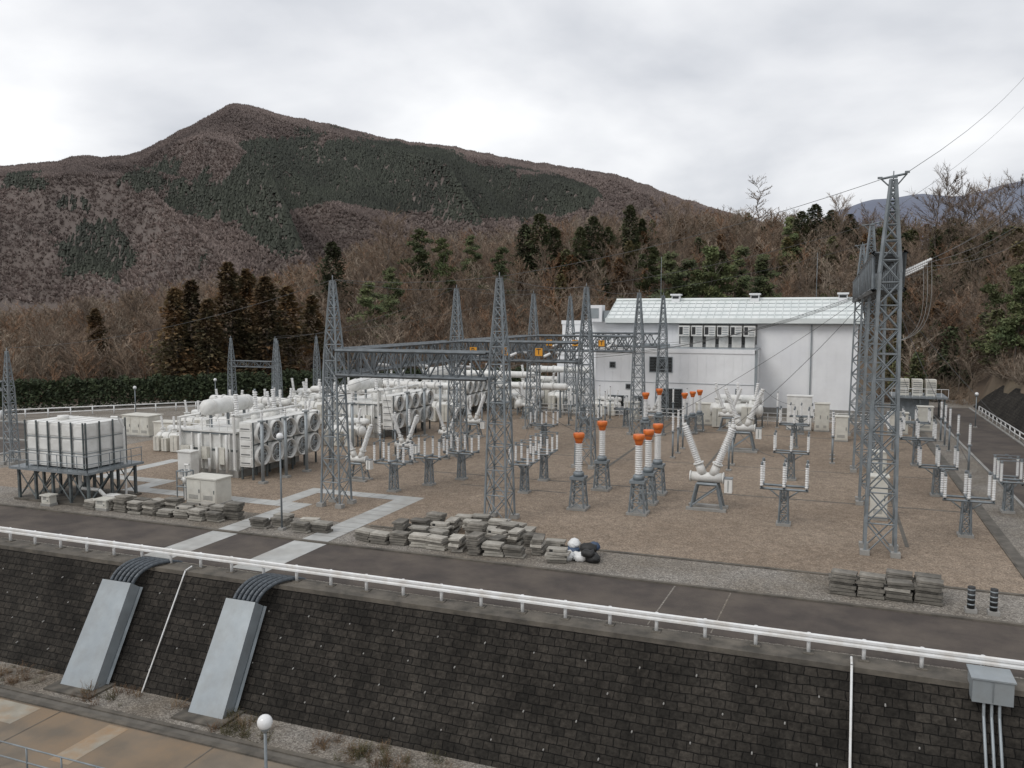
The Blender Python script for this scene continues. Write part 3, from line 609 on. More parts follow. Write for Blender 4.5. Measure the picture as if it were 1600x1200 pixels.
# water tank
t=thing("water_tank","white panelled water tank strapped with steel on lattice platform","tank",(-45.8,39.3,0))
b=MB();b.bx(-2.5,2.5,-1.5,1.6,2.3,5.1,'white')
for i in range(1,5):
    x=-2.5+i*1.0;b.bx(x-.02,x+.02,-1.53,-1.5,2.3,5.1,'white');b.bx(x-.02,x+.02,-1.5,1.6,5.1,5.13,'white')
for k in(1,2): z0=2.3+k*.93;b.bx(-2.52,2.52,-1.535,-1.5,z0-.025,z0+.025,'duct');b.bx(2.5,2.535,-1.5,1.6,z0-.025,z0+.025,'duct')
for k in range(5):
    for j in range(3):
        x=-2.0+k*1.0;z0=2.76+j*.93;b.box((x,-1.51,z0),(.72,.09,.66),'white')
for k in range(3):
    for j in range(3):b.box((2.51,-1.0+k*1.03,2.76+j*.93),(.09,.75,.66),'white')
b.obj("tank_body",t)
for x in(-2.5,-1.5,-.5,.5,1.5,2.5): b=MB();b.bx(x-.04,x+.04,-1.65,-1.57,2.2,5.2,'steeld');b.obj("strap_post",t)
for y in(-1.5,-.45,.6,1.6): b=MB();b.bx(2.57,2.65,y-.04,y+.04,2.2,5.2,'steeld');b.obj("strap_post",t)
b=MB();b.bx(-3.4,3.4,-2.2,2.3,2.05,2.2,'steel')
for i in range(5):
    x=-3.0+i*1.5
    for y in(-1.8,0,1.9): b.bar((x,y,0),(x,y,2.05),.15,'steeld')
    if i<4:
        for y in(-1.8,1.9): b.bar((x,y,.15),(x+1.5,y,1.95),.07,'steeld');b.bar((x+1.5,y,.15),(x,y,1.95),.07,'steeld')
    b.bar((x,-1.8,.2),(x,0,1.9),.07,'steeld');b.bar((x,0,.2),(x,1.9,1.9),.07,'steeld')
b.bx(-3.3,3.3,-2.0,2.1,0,.12,'gutter');b.obj("support_platform",t)
b=MB()
for i in range(9): x=-3.35+i*.8375;b.bar((x,-2.15,2.2),(x,-2.15,3.2),.035,'steel')
for i in range(6): y=-2.15+i*.86;b.bar((3.35,y,2.2),(3.35,y,3.2),.035,'steel')
for zz in(2.7,3.2): b.bar((-3.35,-2.15,zz),(3.35,-2.15,zz),.035,'steel');b.bar((3.35,-2.15,zz),(3.35,2.2,zz),.035,'steel')
b.obj("platform_railing",t)
b=MB();b.path([(2.9,1.2,0),(2.9,1.2,4.6),(2.9,.8,5.3),(2.3,.8,5.3)],.08,'white');b.obj("pipework",t)
b=MB();b.path([(3.8,-1,.3),(3.0,-1,.9),(1.4,-1,.9),(1.4,-1,2.1)],.12,'white',n=8);b.box((4.1,-1.0,.4),(.9,.6,.6),'white');b.obj("pump",t)
b=MB();b.tube((-1,0,5.1),(-1,0,5.35),.35,'white',n=12);b.obj("hatch",t)
for x in(5.6,6.4):
    b=MB();b.box((0,0,.08),(.42,.42,.16),'conc');b.tube((0,0,.15),(0,0,1.05),.14,'black',n=12)
    for k in range(4): b.tube((0,0,.3+k*.2),(0,0,.36+k*.2),.146,'duct',n=12)
    tag(b.obj("cable_end_post",None,(x,36.8,0)),"short black post with pale bands on concrete base","post","banded cable posts")
# slab stacks
SG="stacks of old concrete trench covers"
protos=[]
for k in range(9):
    b=MB();n=[4,5,7,5,6,3,5,5,4][k];z0=.02;pale=[.1,.2,.1,.5,.3,.2,.7,.6,.3][k]
    for i in range(n):
        th=random.uniform(.115,.155);L=random.uniform(.92,1.06);W=random.uniform(.5,.6)
        b.box((random.uniform(-.09,.09),random.uniform(-.08,.08),z0+th/2),(L,W,th-.025),'slabp' if random.random()<pale or (i==n-1 and k%3==0) else 'slab',rz=random.uniform(-.12,.12));z0+=th
    b.box((0,0,z0/2),(.75,.36,z0-.06),'black')
    o=b.obj("slab_stack");protos.append(o)
used=[False]*9
def stack(x,y,rz,k=None,big=1.0):
    k=random.randrange(9) if k is None else k
    if not used[k]: used[k]=True;o=protos[k]
    else: o=protos[k].copy();COL.objects.link(o)
    o.location=(x,y,0);o.rotation_euler=(0,0,rz);o.scale=(big,big,1)
    tag(o,["low stack of weathered grey concrete trench covers","neat stack of mossy concrete trench covers","tall leaning stack of dark concrete trench covers","stack of pale and dark concrete covers","high stack of stained concrete covers","small stack of flat concrete covers","stack of clean pale concrete trench covers","pale grey stack of flat concrete slabs","low stack of mixed concrete slabs"][k],"concrete slabs",SG)
for k in range(9): stack(-42.2+k*1.15,37.3+random.uniform(-.1,.2),random.uniform(-.1,.1),k,big=.95)
for k in range(9): stack(-41.6+k*1.15,38.5+random.uniform(-.2,.2),random.uniform(-.2,.2))
for x in(-29.6,-28.6,-26.9,-25.9): stack(x,37.4+random.uniform(-.2,.8),random.uniform(-.1,.1))
stack(-27.3,38.6,.1,5);stack(-29.0,38.5,.1,0)
for row,(xa,xb,y) in enumerate(((-22.8,-11.6,37.2),(-22.2,-12.4,38.3),(-20.6,-12.8,39.4),(-20.2,-14.0,40.5),(-19.0,-15.0,41.6))):
    x=xa
    while x<xb:
        if random.random()<.92: stack(x,y+random.uniform(-.2,.2),random.choice((0,0,1.57,0))+random.uniform(-.18,.18))
        x+=random.uniform(1.0,1.2)
for x in(.8,1.9,3.0,4.1):
    for y in(37.4,38.2): stack(x,y+random.uniform(-.1,.1),random.uniform(-.1,.1),random.choice((1,2,2,4)))
for i in range(12):
    b=MB();r=random.uniform(.24,.36);ma=('black','rail','black','black','rail','tarp')[i%6];n=12;prv=[]
    for k in range(8):
        a=math.pi*k/7;prv.append((max(.02,r*math.sin(a)**.7*random.uniform(.8,1.1)),(1-math.cos(a))/2))
    b.ring((-r*1.2,0,r*.6),(r*1.2,random.uniform(-.1,.1),r*.6),prv,n,ma)
    b.v=[(v[0]+random.uniform(-.04,.04),v[1]+random.uniform(-.04,.04),max(0,v[2]*.85+random.uniform(-.03,.03))) for v in b.v]
    o=b.obj("sack",None,(-11.0+random.uniform(-.9,.9),38.3+random.uniform(-.8,.7),.3*(i//8)));o.rotation_euler=(0,0,random.uniform(0,3))
    tag(o,{"black":"crumpled black sack beside slab stacks","tarp":"crumpled blue sack beside slab stacks","rail":"crumpled white sack beside slab stacks"}[ma],"sack","sacks beside the slab stacks")
# ------------------------------------------------------------------ BUILDING
t=thing("substation_building","white panelled industrial building with pale metal roof","building",(0,0,0))
BX=2.9
b=MB()
b.bx(-26.4,-7.9,96.1,102.4,0,7.8,'bwall')
b.bx(-33.6,-26.4,103.2,112,0,7.4,'bwall');b.bx(-33.6,-25.9,105.4,116,7.4,10.9,'bwall')
b.bx(-25.9,BX,102.5,110,0,11.0,'bwall')
x=-25.4
while x<BX-.2:
    b.bx(x,x+.03,102.47,102.5,.8,10.7,'bwall');x+=1.0
x=-26.3
while x<-8: b.bx(x,x+.03,96.07,96.1,0,7.4,'bwall');x+=1.0
b.bx(-26.4,-7.9,96.05,96.1,3.9,3.95,'duct')
b.bx(-26.5,-7.8,96.0,96.1,7.45,7.95,'bwall');b.bx(-26.5,-7.8,96.1,102.4,7.8,7.95,'duct')
b.bx(-33.7,-25.8,105.3,105.4,10.6,11.1,'bwall');b.bx(-7.9,-7.6,96.0,96.3,0,7.9,'duct')
b.bx(-2.2,-2.05,102.3,102.5,0,10.7,'duct');b.bx(-7.5,BX,102.35,102.5,0,.8,'conc')
b.obj("wall",t)
rb=MB();x0,x1,y0,y1=-26.6,BX+.5,101.7,110.8;ze,zr=11.35,13.7;ym=106.2
rb.v+=[(x0,y0,ze),(x1,y0,ze),(x1,y1,ze),(x0,y1,ze),(x0+.2,ym,zr),(x1-.2,ym,zr)]
for q in((0,1,5,4),(1,2,5),(2,3,4,5),(3,0,4),(3,2,1,0)): rb.face(q,'broof')
n=34
for i in range(n+1):
    a=i/n;xx=x0+(x1-x0)*a;rb.bar((xx,y0+.02,ze+.04),(x0+.2+(x1-x0-.4)*a,ym,zr+.04),.09,'broof')
rb.bar((x0+.2,ym,zr+.06),(x1-.2,ym,zr+.06),.3,'broof')
for k in range(1,5): f=k/5;rb.bar((x0,y0+(ym-y0)*f,ze+(zr-ze)*f+.02),(x1,y0+(ym-y0)*f,ze+(zr-ze)*f+.02),.06,'duct')
R_=rb.obj("roof",t)
for x in(-18.6,-8.9,1.2):
    b=MB();b.bx(x-.5,x+.5,105.7,106.7,13.4,14.3,'bwall');b.bx(x-.65,x+.65,105.5,106.9,14.3,14.5,'bwall');b.bx(x-.4,x+.4,105.68,105.7,13.9,14.2,'dark');b.obj("roof_vent",R_)
b=MB();b.bx(-26.7,BX+.5,101.5,101.72,10.85,11.45,'broof');b.bx(-26.7,BX+.5,101.72,102.2,10.75,10.85,'duct');b.obj("eave_gutter",R_)
for x in(-20.6,-1.8):
    b=MB();b.tube((x,106.3,13.6),(x,106.3,19.3),.05,'steel',r2=.03,n=6);b.obj("lightning_rod",R_)
b=MB();b.bx(-17.5,-8.25,102.38,102.44,8.3,10.7,'grille');b.obj("vent_opening",t)
for i in range(6):
    x=-17.3+i*1.53;b=MB();b.bx(x+.12,x+1.22,101.5,102.36,7.96,9.3,'white');b.bx(x,x+1.3,100.7,102.36,9.3,10.55,'white')
    b.bx(x+.08,x+.5,100.66,100.7,9.5,10.4,'dark')
    for k in range(4): b.bx(x+.6,x+1.22,100.67,100.7,9.45+k*.27,9.55+k*.27,'duct')
    b.obj("exhaust_cowl",t)
def window(x0,x1,z0,z1,y,nm="window"):
    b=MB();b.bx(x0,x1,y-.03,y-.005,z0,z1,'dark');w=b.obj(nm,t);b=MB()
    for a,c,d,e in((x0-.08,x0,z0-.08,z1+.08),(x1,x1+.08,z0-.08,z1+.08),(x0,x1,z1,z1+.08),(x0,x1,z0-.08,z0)): b.bx(a,c,y-.08,y,d,e,'duct')
    nl=max(1,int((z1-z0)/.3))
    for k in range(1,nl): zz=z0+(z1-z0)*k/nl;b.bx(x0,x1,y-.06,y-.03,zz-.03,zz+.03,'steeld')
    b.obj("frame",w)
window(-19.8,-17.2,5.2,6.9,96.1,"louvre");window(-24.6,-24.0,5.6,6.2,96.1);window(-22.6,-22.1,3.1,3.6,96.1)
window(-21.6,-20.6,0.1,2.2,96.1,"door");window(-18.8,-16,.1,3.2,96.1,"shutter_door");window(-24.9,-22.9,.6,2.2,96.1);window(-31,-30.3,5.4,6.1,103.2);window(-9.9,-9.5,1,3.4,96.1)
b=MB();b.bx(-29.6,-27.7,103.6,105.2,10.95,13.1,'bwall');b.bx(-27.6,-26.7,104,105.2,11,12.4,'duct');b.bx(-29.2,-28.1,103.55,103.6,11.4,12.7,'duct');b.obj("rooftop_unit",t)
b=MB();b.bx(-24.5,-21,98,100,7.95,8.8,'bwall');b.bx(-21,-18,98.2,99,7.95,8.4,'duct');b.obj("rooftop_duct",t)
b=MB();b.path([(-26.9,102,0),(-26.9,102,8.8),(-25,101.5,9.2)],.14,'duct');b.obj("downpipe",t)
t=thing("equipment_shed","grey steel equipment deck carrying white air conditioning units","shed",(9.6,105,0));t.scale=(.82,.82,.85)
b=MB()
for x in(-3.2,0,3.0):
    for y in(-3,3): b.bar((x,y,0),(x,y,2.9),.2,'steeld')
b.bx(-3.6,3.4,-3.3,3.3,2.9,3.15,'steel');b.obj("deck_frame",t)
b=MB();b.bx(-3.1,1.2,-2,2.9,0,2.88,'steel');b.obj("enclosure",t)
for x in(-2.6,-.9,.8):
    b=MB();b.bx(x,x+1.3,-1.5,.5,3.16,5.3,'cream')
    for k in range(6): b.bx(x+.1,x+1.2,-1.53,-1.5,3.5+k*.27,3.6+k*.27,'grille')
    b.obj("cooling_unit",t)
b=MB()
for i in range(9): x=-3.6+i*.875;b.bar((x,-3.3,3.15),(x,-3.3,4.2),.05,'rail')
b.bar((-3.6,-3.3,4.2),(3.4,-3.3,4.2),.05,'rail');b.obj("handrail",t)
ys=[40,70,95,120]
sw=wallmesh("side_retaining_wall",[(20.2,y,[4.8,4.5,4,3][i]) for i,y in enumerate(ys)][::-1],[(17.4,y,0) for y in ys][::-1])
tag(sw,"dark masonry slope wall beside the side road","wall")
# ------------------------------------------------------------------ TERRAIN
def interp(tab,x): return float(np.interp(x,[a for a,_ in tab],[b for _,b in tab]))
NR=[(-75,2),(-58,3),(-48,6),(-43,10),(-38,15),(-33,20),(-28,25),(-20,28),(-12,31),(-4,31),(4,28),(10,27),(20,30),(35,32)]
def sm(t): t=max(0,min(1,t));return t*t*(3-2*t)
def near_z(x,y):
    r=math.hypot(x,y);az=math.degrees(math.atan2(x,y));H=interp(NR,az)
    r0=127
    if y<40 and x<18.6: return -7
    if r<235: z=-.35+(H+.35)*sm((r-r0)/(235-r0))**.85
    else: z=H*(1-.85*sm((r-235)/120))
    z+=noise.noise(Vector((x*.03,y*.03,0)))*2.2*sm((r-r0-8)/30)
    if x>18.6: z=max(z,min(4.2+(x-20)*.42,20)*sm((x-18.6)/1.6)+0)
    return z
def polar(name,fn,r0,r1,nr,a0,a1,na,mat):
    vs=[];fs=[]
    for i in range(nr+1):
        r=r0+(r1-r0)*i/nr
        for j in range(na+1):
            a=rad(a0+(a1-a0)*j/na);x=r*math.sin(a);y=r*math.cos(a);vs.append((x,y,fn(x,y)))
    for i in range(nr):
        for j in range(na):
            k=i*(na+1)+j;fs.append((k,k+1,k+na+2,k+na+1))
    me=bpy.data.meshes.new(name);me.from_pydata(vs,[],fs);me.materials.append(M[mat]);me.polygons.foreach_set("use_smooth",[True]*len(fs));me.update()
    o=bpy.data.objects.new(name,me);COL.objects.link(o);return structure(o)
polar("wooded_hill_terrain",near_z,40,360,80,-75,40,150,'soil')
SK=[(-80,7.4),(-60,8.1),(-52.6,8.6),(-50,9.1),(-48.3,9.6),(-46.5,9.65),(-45.0,10.1),(-43.4,11.1),(-42.0,11.9),(-41,12.5),(-39.9,13.2),(-39.2,13.4),(-38.1,13.3),(-36.8,12.95),(-35.5,12.75),(-33.2,12.45),(-31,12.0),(-29.8,11.75),(-27,11.45),(-25.5,11.35),(-22.9,10.85),(-20.3,10.4),(-16.8,9.9),(-14.5,9.5),(-13.4,9.2),(-11.8,8.6),(-10.4,8.0),(-8.2,7.3),(-6.2,6.6),(-2,5.4),(5,3),(15,1)]
RR=1000.
def far_z(x,y):
    r=math.hypot(x,y);az=math.degrees(math.atan2(x,y));sk=interp(SK,az)-.24+.10*noise.noise(Vector((az*1.3,0,0)));H=12+RR*math.tan(rad(sk))
    t=(r-330)/(RR-330)
    if t<=1:
        t=max(0,t);z=-6+(H+6)*(.35*t+.65*t*t*(3-2*t)*.9+.065*t)
        env=math.sin(math.pi*min(1,t))**.9*min(1,(1-t)*3.2)
        u=az*.11+r*.0022
        n1=1-abs(noise.noise(Vector((u*1.0,r*.0007,3.1))))*2.2
        n2=1-abs(noise.noise(Vector((u*2.6,r*.0022,9.7))))*2.2
        z+=env*(n1*58+n2*28-50)
        z=min(z,12+r*math.tan(rad(sk-2.6*(1-t))))
    else: z=H-(r-RR)*.35
    return z
polar("mountain_terrain",far_z,330,1350,110,-72,14,190,'mount')
BR=[(-20,3),(-3,4.5),(0,6.2),(2,7.0),(4.9,7.35),(7,7.1),(9,7.45),(11,7.6),(14,7.0),(20,7.8),(30,6)]
def blue_z(x,y):
    r=math.hypot(x,y);az=math.degrees(math.atan2(x,y));H=12+3000*math.tan(rad(interp(BR,az)))
    return H*sm((r-1800)/1200)+noise.noise(Vector((x*.004,y*.004,2)))*25 if r<=3000 else H*(1-(r-3000)/1500)
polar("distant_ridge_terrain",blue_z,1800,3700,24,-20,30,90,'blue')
# ------------------------------------------------------------------ vegetation
def bare_tpl(seed,limbs=13,subs=6,tw=4,w=.008,thick=1.0,spread=1.0,el0=.55,el1=1.2):
    R=random.Random(seed);T=[];TR=[]
    def tri(a,d,L,wd,dst):
        s=d.orthogonal().normalized();s.rotate(Matrix.Rotation(R.uniform(0,6.28),3,d));s*=wd
        n=a+d*L;dst.append((a-s,a+s,n));return n
    def prism(a,b_,r0,r1,dst,k=5):
        d=(b_-a).normalized();u=d.orthogonal().normalized();v=d.cross(u)
        A=[a+(u*math.cos(6.283*i/k)+v*math.sin(6.283*i/k))*r0 for i in range(k)];B=[b_+(u*math.cos(6.283*i/k)+v*math.sin(6.283*i/k))*r1 for i in range(k)]
        for i in range(k): j=(i+1)%k;dst.append((A[i],A[j],B[j]));dst.append((A[i],B[j],B[i]))
    p=Vector((0,0,-.03));nodes=[]
    segs=6
    for i in range(segs):
        q=Vector((R.uniform(-.02,.02)*i,R.uniform(-.02,.02)*i,(i+1)/segs*.86));prism(p,q,(.010*(1-i/segs)+.0015)*thick,(.010*(1-(i+1)/segs)+.0015)*thick,TR);nodes.append((p.copy(),q.copy()));p=q
    for i in range(limbs):
        h=.25+.63*(i/limbs);k=min(segs-1,int(h/.86*segs));a=nodes[k][0].lerp(nodes[k][1],R.random())
        az=i*2.4+R.uniform(-.4,.4);el=R.uniform(el0,el1);d=Vector((math.cos(az)*math.cos(el),math.sin(az)*math.cos(el),math.sin(el)))
        L=(.38*(1-h*.55))*R.uniform(.7,1.15)*spread;e=a+d*L;prism(a,e,.0034*thick,.001*thick,TR,3)
        for s in range(subs):
            f=R.uniform(.2,1);c=a.lerp(e,f);d2=(d+Vector((R.uniform(-1,1),R.uniform(-1,1),R.uniform(-.4,.7)))*.7).normalized();L2=L*.5*R.uniform(.5,1.1)
            n=tri(c,d2,L2,w,T)
            for t_ in range(tw):
                c2=c.lerp(n,R.uniform(.15,1));d3=(d2+Vector((R.uniform(-1,1),R.uniform(-1,1),R.uniform(-.5,.7)))*.9).normalized();tri(c2,d3,L2*R.uniform(.3,.6),w*.7,T)
    return T,TR
def conifer_tpl(seed,n=620,width=.2,power=.85,low=.12,sz=.055,irreg=.35):
    R=random.Random(seed);T=[]
    prof=[R.uniform(1-irreg,1+irreg*.4) for _ in range(16)]
    for i in range(n):
        h=low+(1-low)*R.random()**1.2
        a=R.uniform(0,6.283);k=prof[int(h*15)]*(1+.3*math.sin(a*3+h*17))
        rr=width*((1-h)**power)*k*R.uniform(.35,1.0)+.006
        c=Vector((rr*math.cos(a),rr*math.sin(a),h));o=Vector((math.cos(a),math.sin(a),R.uniform(-.55,.45))).normalized()
        s=Vector((-math.sin(a),math.cos(a),R.uniform(-.3,.3)))*sz*R.uniform(.3,.6);L=sz*R.uniform(.7,1.4)
        T.append((c-s-o*L*.3,c+s-o*L*.3,c+o*L));
        if R.random()<.5: T.append((c-s*.6+Vector((0,0,sz*.4)),c+s*.6-Vector((0,0,sz*.4)),c+o*L*.7+Vector((0,0,sz*.4))))
    return T
def pine_tpl(seed,n=700):
    R=random.Random(seed);T=[];cl=[]
    for i in range(22):
        h=.22+.74*i/21;a=R.uniform(0,6.28);r=R.uniform(.05,.30)*(1.15-h);cl.append((Vector((r*math.cos(a),r*math.sin(a),h)),R.uniform(.07,.12)*(1.35-h*.75)))
    for i in range(n):
        c,r=R.choice(cl);d=Vector((R.gauss(0,1),R.gauss(0,1),R.gauss(0,.5)));d=d.normalized()*r*R.uniform(.3,1.05);d.z*=.6
        p=c+d;q=Vector((R.uniform(-1,1),R.uniform(-1,1),R.uniform(-.3,1))).normalized()*.03;s=q.orthogonal().normalized()*.011
        T.append((p-s,p+s,p+q))
    return T
def mesh_from_tris(name,tris,mat,scale=1.0):
    vs=[tuple(v*scale) for t in tris for v in t];fs=[(3*i,3*i+1,3*i+2) for i in range(len(tris))]
    me=bpy.data.meshes.new(name);me.from_pydata(vs,[],fs);me.materials.append(M[mat]);return me
def tree_proto(name,crown,trunk,mat):
    return (mesh_from_tris("crown",crown,mat,10),mesh_from_tris("trunk",trunk,'bark',10),name)
bp_=[tree_proto("bare_tree",*bare_tpl(s,limbs=20,subs=10,tw=10,w=.0024),'twig') for s in(1,2,3,4,5)]
larch=[tree_proto("larch_tree",*bare_tpl(77,limbs=40,subs=6,tw=5,w=.0034,spread=.6,el0=.25,el1=.75),'twig')]
simple=bare_tpl(11,limbs=3)[1]
cp_=[tree_proto("cedar_tree",conifer_tpl(s,n=3000,width=w,sz=.03,irreg=.4,power=.62,low=.04),simple,'cedar') for s,w in((21,.24),(22,.21),(23,.27))]
ce_=[tree_proto("evergreen_tree",conifer_tpl(s,n=3000,width=w,sz=.03,irreg=.5,power=.6,low=.05),simple,'ever') for s,w in((24,.27),(25,.24),(26,.33))]
pp_=[tree_proto("pine_tree",pine_tpl(s,4200),bare_tpl(s,limbs=11,subs=0)[1],'pine') for s in(31,32,33)]
def tree(proto,x,y,h,label,cat,group,wide=1.0):
    cm,tm,name=proto;z=near_z(x,y) if (math.hypot(x,y)>120 or x>18.6) else 0
    t=thing(name,label,cat,(x,y,max(z,-.3)-.05),random.uniform(0,6.28),group);s=h/10;sx=s*random.uniform(.85,1.2)*wide;t.scale=(sx,sx,s)
    for m,n in((cm,"crown"),(tm,"trunk")):
        o=bpy.data.objects.new(n,m);COL.objects.link(o);o.parent=t
def atp(az,r): return r*math.sin(rad(az)),r*math.cos(rad(az))
def tree_el(protos,az,r,el,label,cat,group,wide=1.0):
    x,y=atp(az,r);h=12+r*math.tan(rad(el))-near_z(x,y);tree(random.choice(protos),x,y,max(4,h),label,cat,group,wide)
for az,r,el in((-43.4,126,1.6),(-42.4,130,2.1),(-41.4,124,.9),(-40.1,128,3.3),(-39.0,132,2.9),(-37.8,126,2.4),(-36.4,132,1.8),(-34.8,136,1.2),(-48.0,150,.3)):
    tree_el(cp_,az,r,el,"tall rusty brown cedar with dense conical crown at the wood edge","tree","cedars at the wood edge",1.05)
for az,r,el in((-33.4,178,4.8),(-20.3,190,6.1),(-19.3,188,6.8),(-18.3,192,5.9),(-16.5,188,5.9),(-15.6,190,6.6),(-14.6,192,5.9),(-13.1,195,7.3),(-12.3,200,6.4),(-7.0,170,4.2),(-2.0,200,6.6),(-1.2,205,7.0),(-.2,205,6.6),(.9,202,6.3)):
    tree_el(ce_,az,r,el,"dark evergreen with broad dense crown on wooded slope","tree","evergreens on the wooded hill",1.15)
for az,r,el in((-10.4,150,4.2),(-9.4,152,3.7),(-8.6,147,3.0),(-7.7,148,4.5),(-6.8,150,3.4),(-5.9,155,4.5),(-4.3,160,4.0),(-2.8,188,6.3),(3,190,5.4),(-27.5,185,5.8),(-26,180,5.2),(-11.6,165,4.6),(-24,185,5.4),(10.3,120,3.0),(11.6,122,3.8),(12.8,120,3.4),(9.0,135,1.8),(-22,175,4.6),(-29.5,160,3.2),(-31,150,2.2)):
    tree_el(pp_,az,r,el,"green pine with ragged crown on the wooded slope","tree","pines on the wooded hill")
tree_el(larch,-4.8,205,9.2,"tall bare larch rising above the hill line","tree","bare trees on the hill")
for az,el in((-10.5,7.8),(-9.3,7.4),(.4,7.6),(5.9,8.0),(6.6,8.4),(7.4,8.2),(8.2,8.0),(9.3,8.0),(10.4,7.8),(2.0,6.9),(3.6,6.8),(-29.5,6.9),(-28.7,6.5)):
    tree_el(bp_,az,random.uniform(195,215),el,"tall leafless tree with fine spreading twigs","tree","bare trees on the hill")
for i in range(240):
    az=random.uniform(-52,13);r=random.uniform(130,200);x,y=atp(az,r)
    if az>-17.5 and az<3 and r<165: continue
    tree(random.choice(bp_),x,y,random.uniform(6.5,11),"leafless brown tree on the wooded slope","tree","bare trees on the hill")
def merge(name,tpls,inst,label=None,jt=.3,h0=.6,h1=.6):
    arrs=[np.array([[tuple(v) for v in t] for t in T],dtype=np.float32).reshape(-1,3) for T in tpls]
    VS=[];CS=[]
    for k,A in enumerate(arrs):
        I=[i for i in inst if i[0]==k]
        if not I: continue
        D=np.array([i[1:7] for i in I],dtype=np.float32);C=np.array([i[7] for i in I],dtype=np.float32)
        c=np.cos(D[:,5])[:,None];s=np.sin(D[:,5])[:,None]
        X=A[None,:,0]*D[:,3:4];Y=A[None,:,1]*D[:,3:4];Z=A[None,:,2]*D[:,4:5]
        V=np.stack([X*c-Y*s+D[:,0:1],X*s+Y*c+D[:,1:2],Z+D[:,2:3]],-1)
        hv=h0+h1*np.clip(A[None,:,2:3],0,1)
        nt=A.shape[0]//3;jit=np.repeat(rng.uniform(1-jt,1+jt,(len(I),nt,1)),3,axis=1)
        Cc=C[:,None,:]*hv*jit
        VS.append(V.reshape(-1,3));CS.append(np.broadcast_to(Cc,V.shape).reshape(-1,3))
    V=np.concatenate(VS).astype(np.float32);Cc=np.concatenate(CS).astype(np.float32);n=len(V)
    me=bpy.data.meshes.new(name);me.vertices.add(n);me.vertices.foreach_set("co",V.ravel());me.loops.add(n);me.loops.foreach_set("vertex_index",np.arange(n,dtype=np.int32))
    me.polygons.add(n//3);me.polygons.foreach_set("loop_start",np.arange(0,n,3,dtype=np.int32))
    at=me.attributes.new("Col",'FLOAT_COLOR','POINT');at.data.foreach_set("color",np.concatenate([Cc,np.ones((n,1),np.float32)],1).ravel())
    me.materials.append(M['attr']);me.update(calc_edges=True);o=bpy.data.objects.new(name,me);COL.objects.link(o);o["kind"]="stuff"
    if label:o["label"]=label
    return o
bl=[sum(bare_tpl(s,limbs=11,subs=7,tw=4,w=.0055),[]) for s in(41,42,43)]
def shrub_tpl(seed,n=40):
    R=random.Random(seed);T=[]
    for i in range(n):
        a=R.uniform(0,6.28);e=R.uniform(.3,1.4);d=Vector((math.cos(a)*math.cos(e),math.sin(a)*math.cos(e),math.sin(e)));b0=Vector((R.uniform(-.4,.4),R.uniform(-.4,.4),0));s=d.orthogonal().normalized()*.018
        p=b0+d*R.uniform(.5,1);T.append((b0-s,b0+s,p))
        for k in range(3):
            q=b0.lerp(p,R.uniform(.3,1));d2=(d+Vector((R.uniform(-1,1),R.uniform(-1,1),R.uniform(-.7,.4)))*1.0).normalized();T.append((q-s*.7,q+s*.7,q+d2*.28))
    return T
bl.append(shrub_tpl(51));bl.append(shrub_tpl(52));bl.append(conifer_tpl(61,n=420,width=.30,sz=.06,power=.6,irreg=.5));bl.append(conifer_tpl(62,n=220,width=.45,sz=.08,power=.5))
inst=[]
BC=[(.205,.148,.104),(.24,.178,.128),(.225,.18,.138),(.17,.124,.088),(.27,.22,.172),(.22,.132,.080),(.19,.155,.118)]
for i in range(3900):
    az=random.uniform(-60,17);r=math.sqrt(random.uniform(126**2,262**2));x,y=atp(az,r)
    if -17.5<az<3 and r<150: continue
    z=near_z(x,y);nz=noise.noise(Vector((x*.02,y*.02,5)));c=random.choice(BC);k=random.uniform(.8,1.15)*(1+.35*noise.noise(Vector((x*.035,y*.035,8))));h=random.uniform(5.5,10)
    if az>-40 and ((nz>.22 and random.random()<.3) or (az>-14 and random.random()<.08) or (az>-1 and r>190 and random.random()<.12)): idx=5;c=random.choice(((.075,.09,.042),(.11,.115,.05),(.14,.12,.055),(.16,.09,.04)));h=random.uniform(5,9)
    else: idx=random.randrange(3)
    inst.append((idx,x,y,z-.1,h*random.uniform(.9,1.25),h,random.uniform(0,6.28),tuple(v*k for v in c)))
for i in range(5200):
    az=random.uniform(-60,17);r=math.sqrt(random.uniform(122**2,230**2));x,y=atp(az,r)
    if -17.5<az<3 and r<150: continue
    if x>17 and y<130: continue
    z=near_z(x,y);c=random.choice(BC);k=random.uniform(.7,1.1);h=random.uniform(1.5,3.6);idx=random.choice((3,4,3,4,3,4,6))
    if idx==6:c=random.choice(((.065,.08,.038),(.10,.10,.05)));h*=.8
    inst.append((idx,x,y,z-.1,h*.9,h,random.uniform(0,6.28),tuple(v*k for v in c)))
for i in range(1300):
    x=random.uniform(20,60);y=random.uniform(60,150);z=near_z(x,y);h=random.uniform(1,3.5);c=random.choice(BC);idx=random.choice((3,4,4,3,6))
    if idx==6:c=(.065,.08,.035);h*=.7
    inst.append((idx,x,y,z-.1,h*.8,h,random.uniform(0,6.28),c))
for i in range(200):
    x=random.uniform(24,70);y=random.uniform(95,150);z=near_z(x,y);h=random.uniform(6,10);inst.append((random.randrange(3),x,y,z-.1,h,h,random.uniform(0,6.28),random.choice(BC)))
merge("woodland",bl,inst,"dense leafless brown wood covering the hill",jt=.25,h0=.7,h1=.5)
